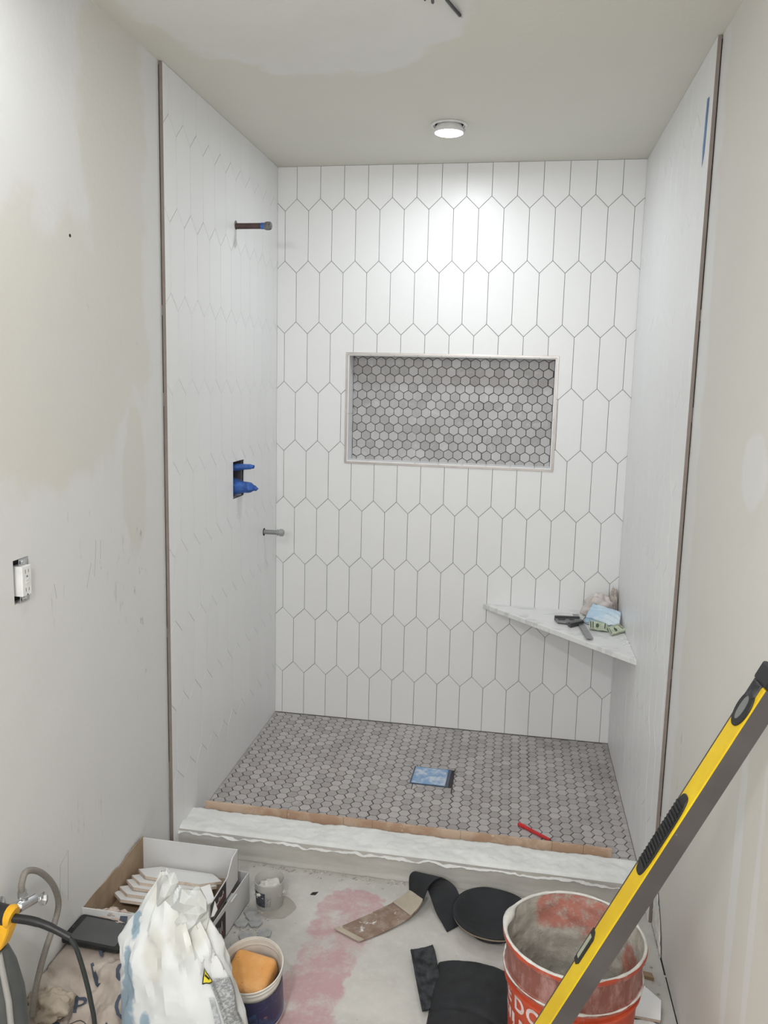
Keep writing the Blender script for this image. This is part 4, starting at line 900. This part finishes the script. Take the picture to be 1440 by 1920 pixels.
# --- stop valve and braided hose on the left wall
sx = LX(-2.03, -.012)
sv = thing('stop_valve', 'chrome stop valve on a copper stub at the left wall', 'valve', (sx, -2.05, .34))
MB().tube([(sx - .01, -2.10, .385), (sx + .035, -2.10, .385)], .0085, 16).build('copper_stub', M_copper, sv, smooth=True)
MB().tube([(sx + .020, -2.10, .385), (sx + .040, -2.085, .383), (sx + .045, -2.035, .372)], [.009, .013, .012], 16).build('valve_body', M_chrome, sv, smooth=True)
MB().lathe([(.006, 0), (.007, .012), (.013, .016), (.016, .022), (.013, .028), (.004, .030)], (sx + .045, -2.035, .370), 8, axis=(.5, .75, -.35)).build('handle', M_chrome, sv, bevel=.001)
MB().lathe([(.026, -.002), (.024, .003), (.010, .006)], (sx, -2.10, .385), 32, axis=(1, 0, 0)).build('escutcheon', M_chrome, sv, smooth=True)
MB().tube([(sx + .040, -2.065, .380), (sx + .043, -2.066, .400)], .0095, 8).build('compression_nut', M_zinc, sv, bevel=.0008)
M_braid = plain('grey braided hose', (.26, .235, .21), .55, var=.15, scale=400, bump=.4, bscale=400)
hs_ = thing('supply_hose', 'grey braided supply hose looping from the chrome stop valve', 'hose', (sx + .04, -2.07, .40))
MB().tube(catmull([(.081, -2.069, .398), (.081, -2.069, .428), (.081, -2.050, .446), (.080, -2.000, .414), (.079, -1.950, .352), (.078, -1.928, .290), (.078, -1.948, .250), (.079, -1.985, .215), (.080, -2.02, .17), (.08, -2.04, .13), (.08, -2.05, .09)], 8), .0072, 14).build('braided_tube', M_braid, hs_, smooth=True)
MB().tube([(.081, -2.069, .396), (.081, -2.069, .412)], .0100, 8).build('ferrule', M_zinc, hs_)

# --- grey canister and yellow-black tool at the left edge
cn = thing('grey_canister', 'tall grey plastic canister at the left edge of the floor', 'canister', (.135, -2.27, FZ))
M_cn = plain('grey plastic shell', (.085, .09, .088), .45, var=.1)
MB().lathe([(.056, 0), (.060, .008), (.062, .16), (.061, .30), (.056, .37), (.044, .430), (.032, .462), (.026, .470)], (.150, -2.27, FZ), 48).build('shell', M_cn, cn, smooth=True)
MB().tube([(.205, -2.300, FZ + .02), (.207, -2.300, .26), (.200, -2.296, .34), (.185, -2.290, .40), (.176, -2.285, .43)], .006, 10).build('edge_tube', plain('pale grey rim', (.34, .33, .31), .5), cn, smooth=True)
pt = thing('power_tool', 'black and yellow corded power tool resting on the grey canister', 'power tool', (.15, -2.27, .43))
M_py = plain('yellow tool plastic', (.82, .42, .015), .4)
ax0, ax1 = Vector((.085, -2.27, .508)), Vector((.197, -2.27, .502))
MB().tube([ax0, ax0.lerp(ax1, .5), ax1], [.022, .021, .019], 24).build('grip', M_black, pt, smooth=True)
MB().tube([ax1 - Vector((.006, 0, 0)), ax1, ax1 + Vector((.004, 0, -.001))], [.0215, .0225, .019], 24).build('collar', M_py, pt, smooth=True)
mb = MB(); mb.quadbox([(.13, -2.288, .494), (.200, -2.288, .494), (.196, -2.288, .474), (.188, -2.288, .455), (.178, -2.288, .4335), (.168, -2.288, .4335), (.13, -2.288, .4335)], (0, .036, 0)); mb.build('yellow_shroud', M_py, pt, bevel=.006)
MB().tube(catmull([(.200, -2.27, .499), (.235, -2.266, .496), (.270, -2.264, .488), (.312, -2.26, .468)], 8), [.0085] * 12 + [.0078] * 6 + [.0070] * 7, 14).build('strain_relief', M_black, pt, smooth=True)
MB().tube(catmull([(.306, -2.26, .471), (.322, -2.26, .452), (.334, -2.262, .422), (.346, -2.265, .385), (.356, -2.268, .345), (.364, -2.27, .29), (.366, -2.28, .16), (.36, -2.30, FZ + .006), (.30, -2.45, FZ + .006), (.2, -2.6, FZ + .006)], 8), .0046, 12).build('power_cord', plain('black rubber cord', (.015, .020, .018), .5), pt, smooth=True)

# pencil marks on the left wall
mb = MB()
def ln(*pts):
    mb.tube([(LX(y, -.0118), y, z) for y, z in pts], .0004, 5)
ln((-1.85, .335), (-1.812, .352), (-1.820, .222)); ln((-1.85, .335), (-1.858, .235))
ln((-1.628, 1.115), (-1.632, 1.065), (-1.640, 1.020)); ln((-1.602, 1.11), (-1.605, 1.06))
ln((-1.832, 1.045), (-1.823, 1.008)); ln((-1.655, 1.06), (-1.680, 1.00))
mb.build('pencil_marks', plain('pencil grey', (.34, .33, .32), .8), wl)
mb = MB(); mb.lathe([(.004, 0), (.0036, .0012), (.001, .002)], (LX(-1.71, -.012), -1.71, 1.862), 12, axis=(1, 0, 0)); mb.build('screw_hole', M_dark, wl)

wr_ = MB().tube([(.195 + .042 * math.cos(k * math.pi / 16), -2.085 + .042 * math.sin(k * math.pi / 16), FZ + .128 + .004 * math.sin(k)) for k in range(33)], .0012, 6, caps=False).build('wire_ring', plain('thin dark wire', (.08, .07, .07), .5, .5), smooth=True)
tag(wr_, 'loop of thin dark wire lying on the paper sack', 'wire')
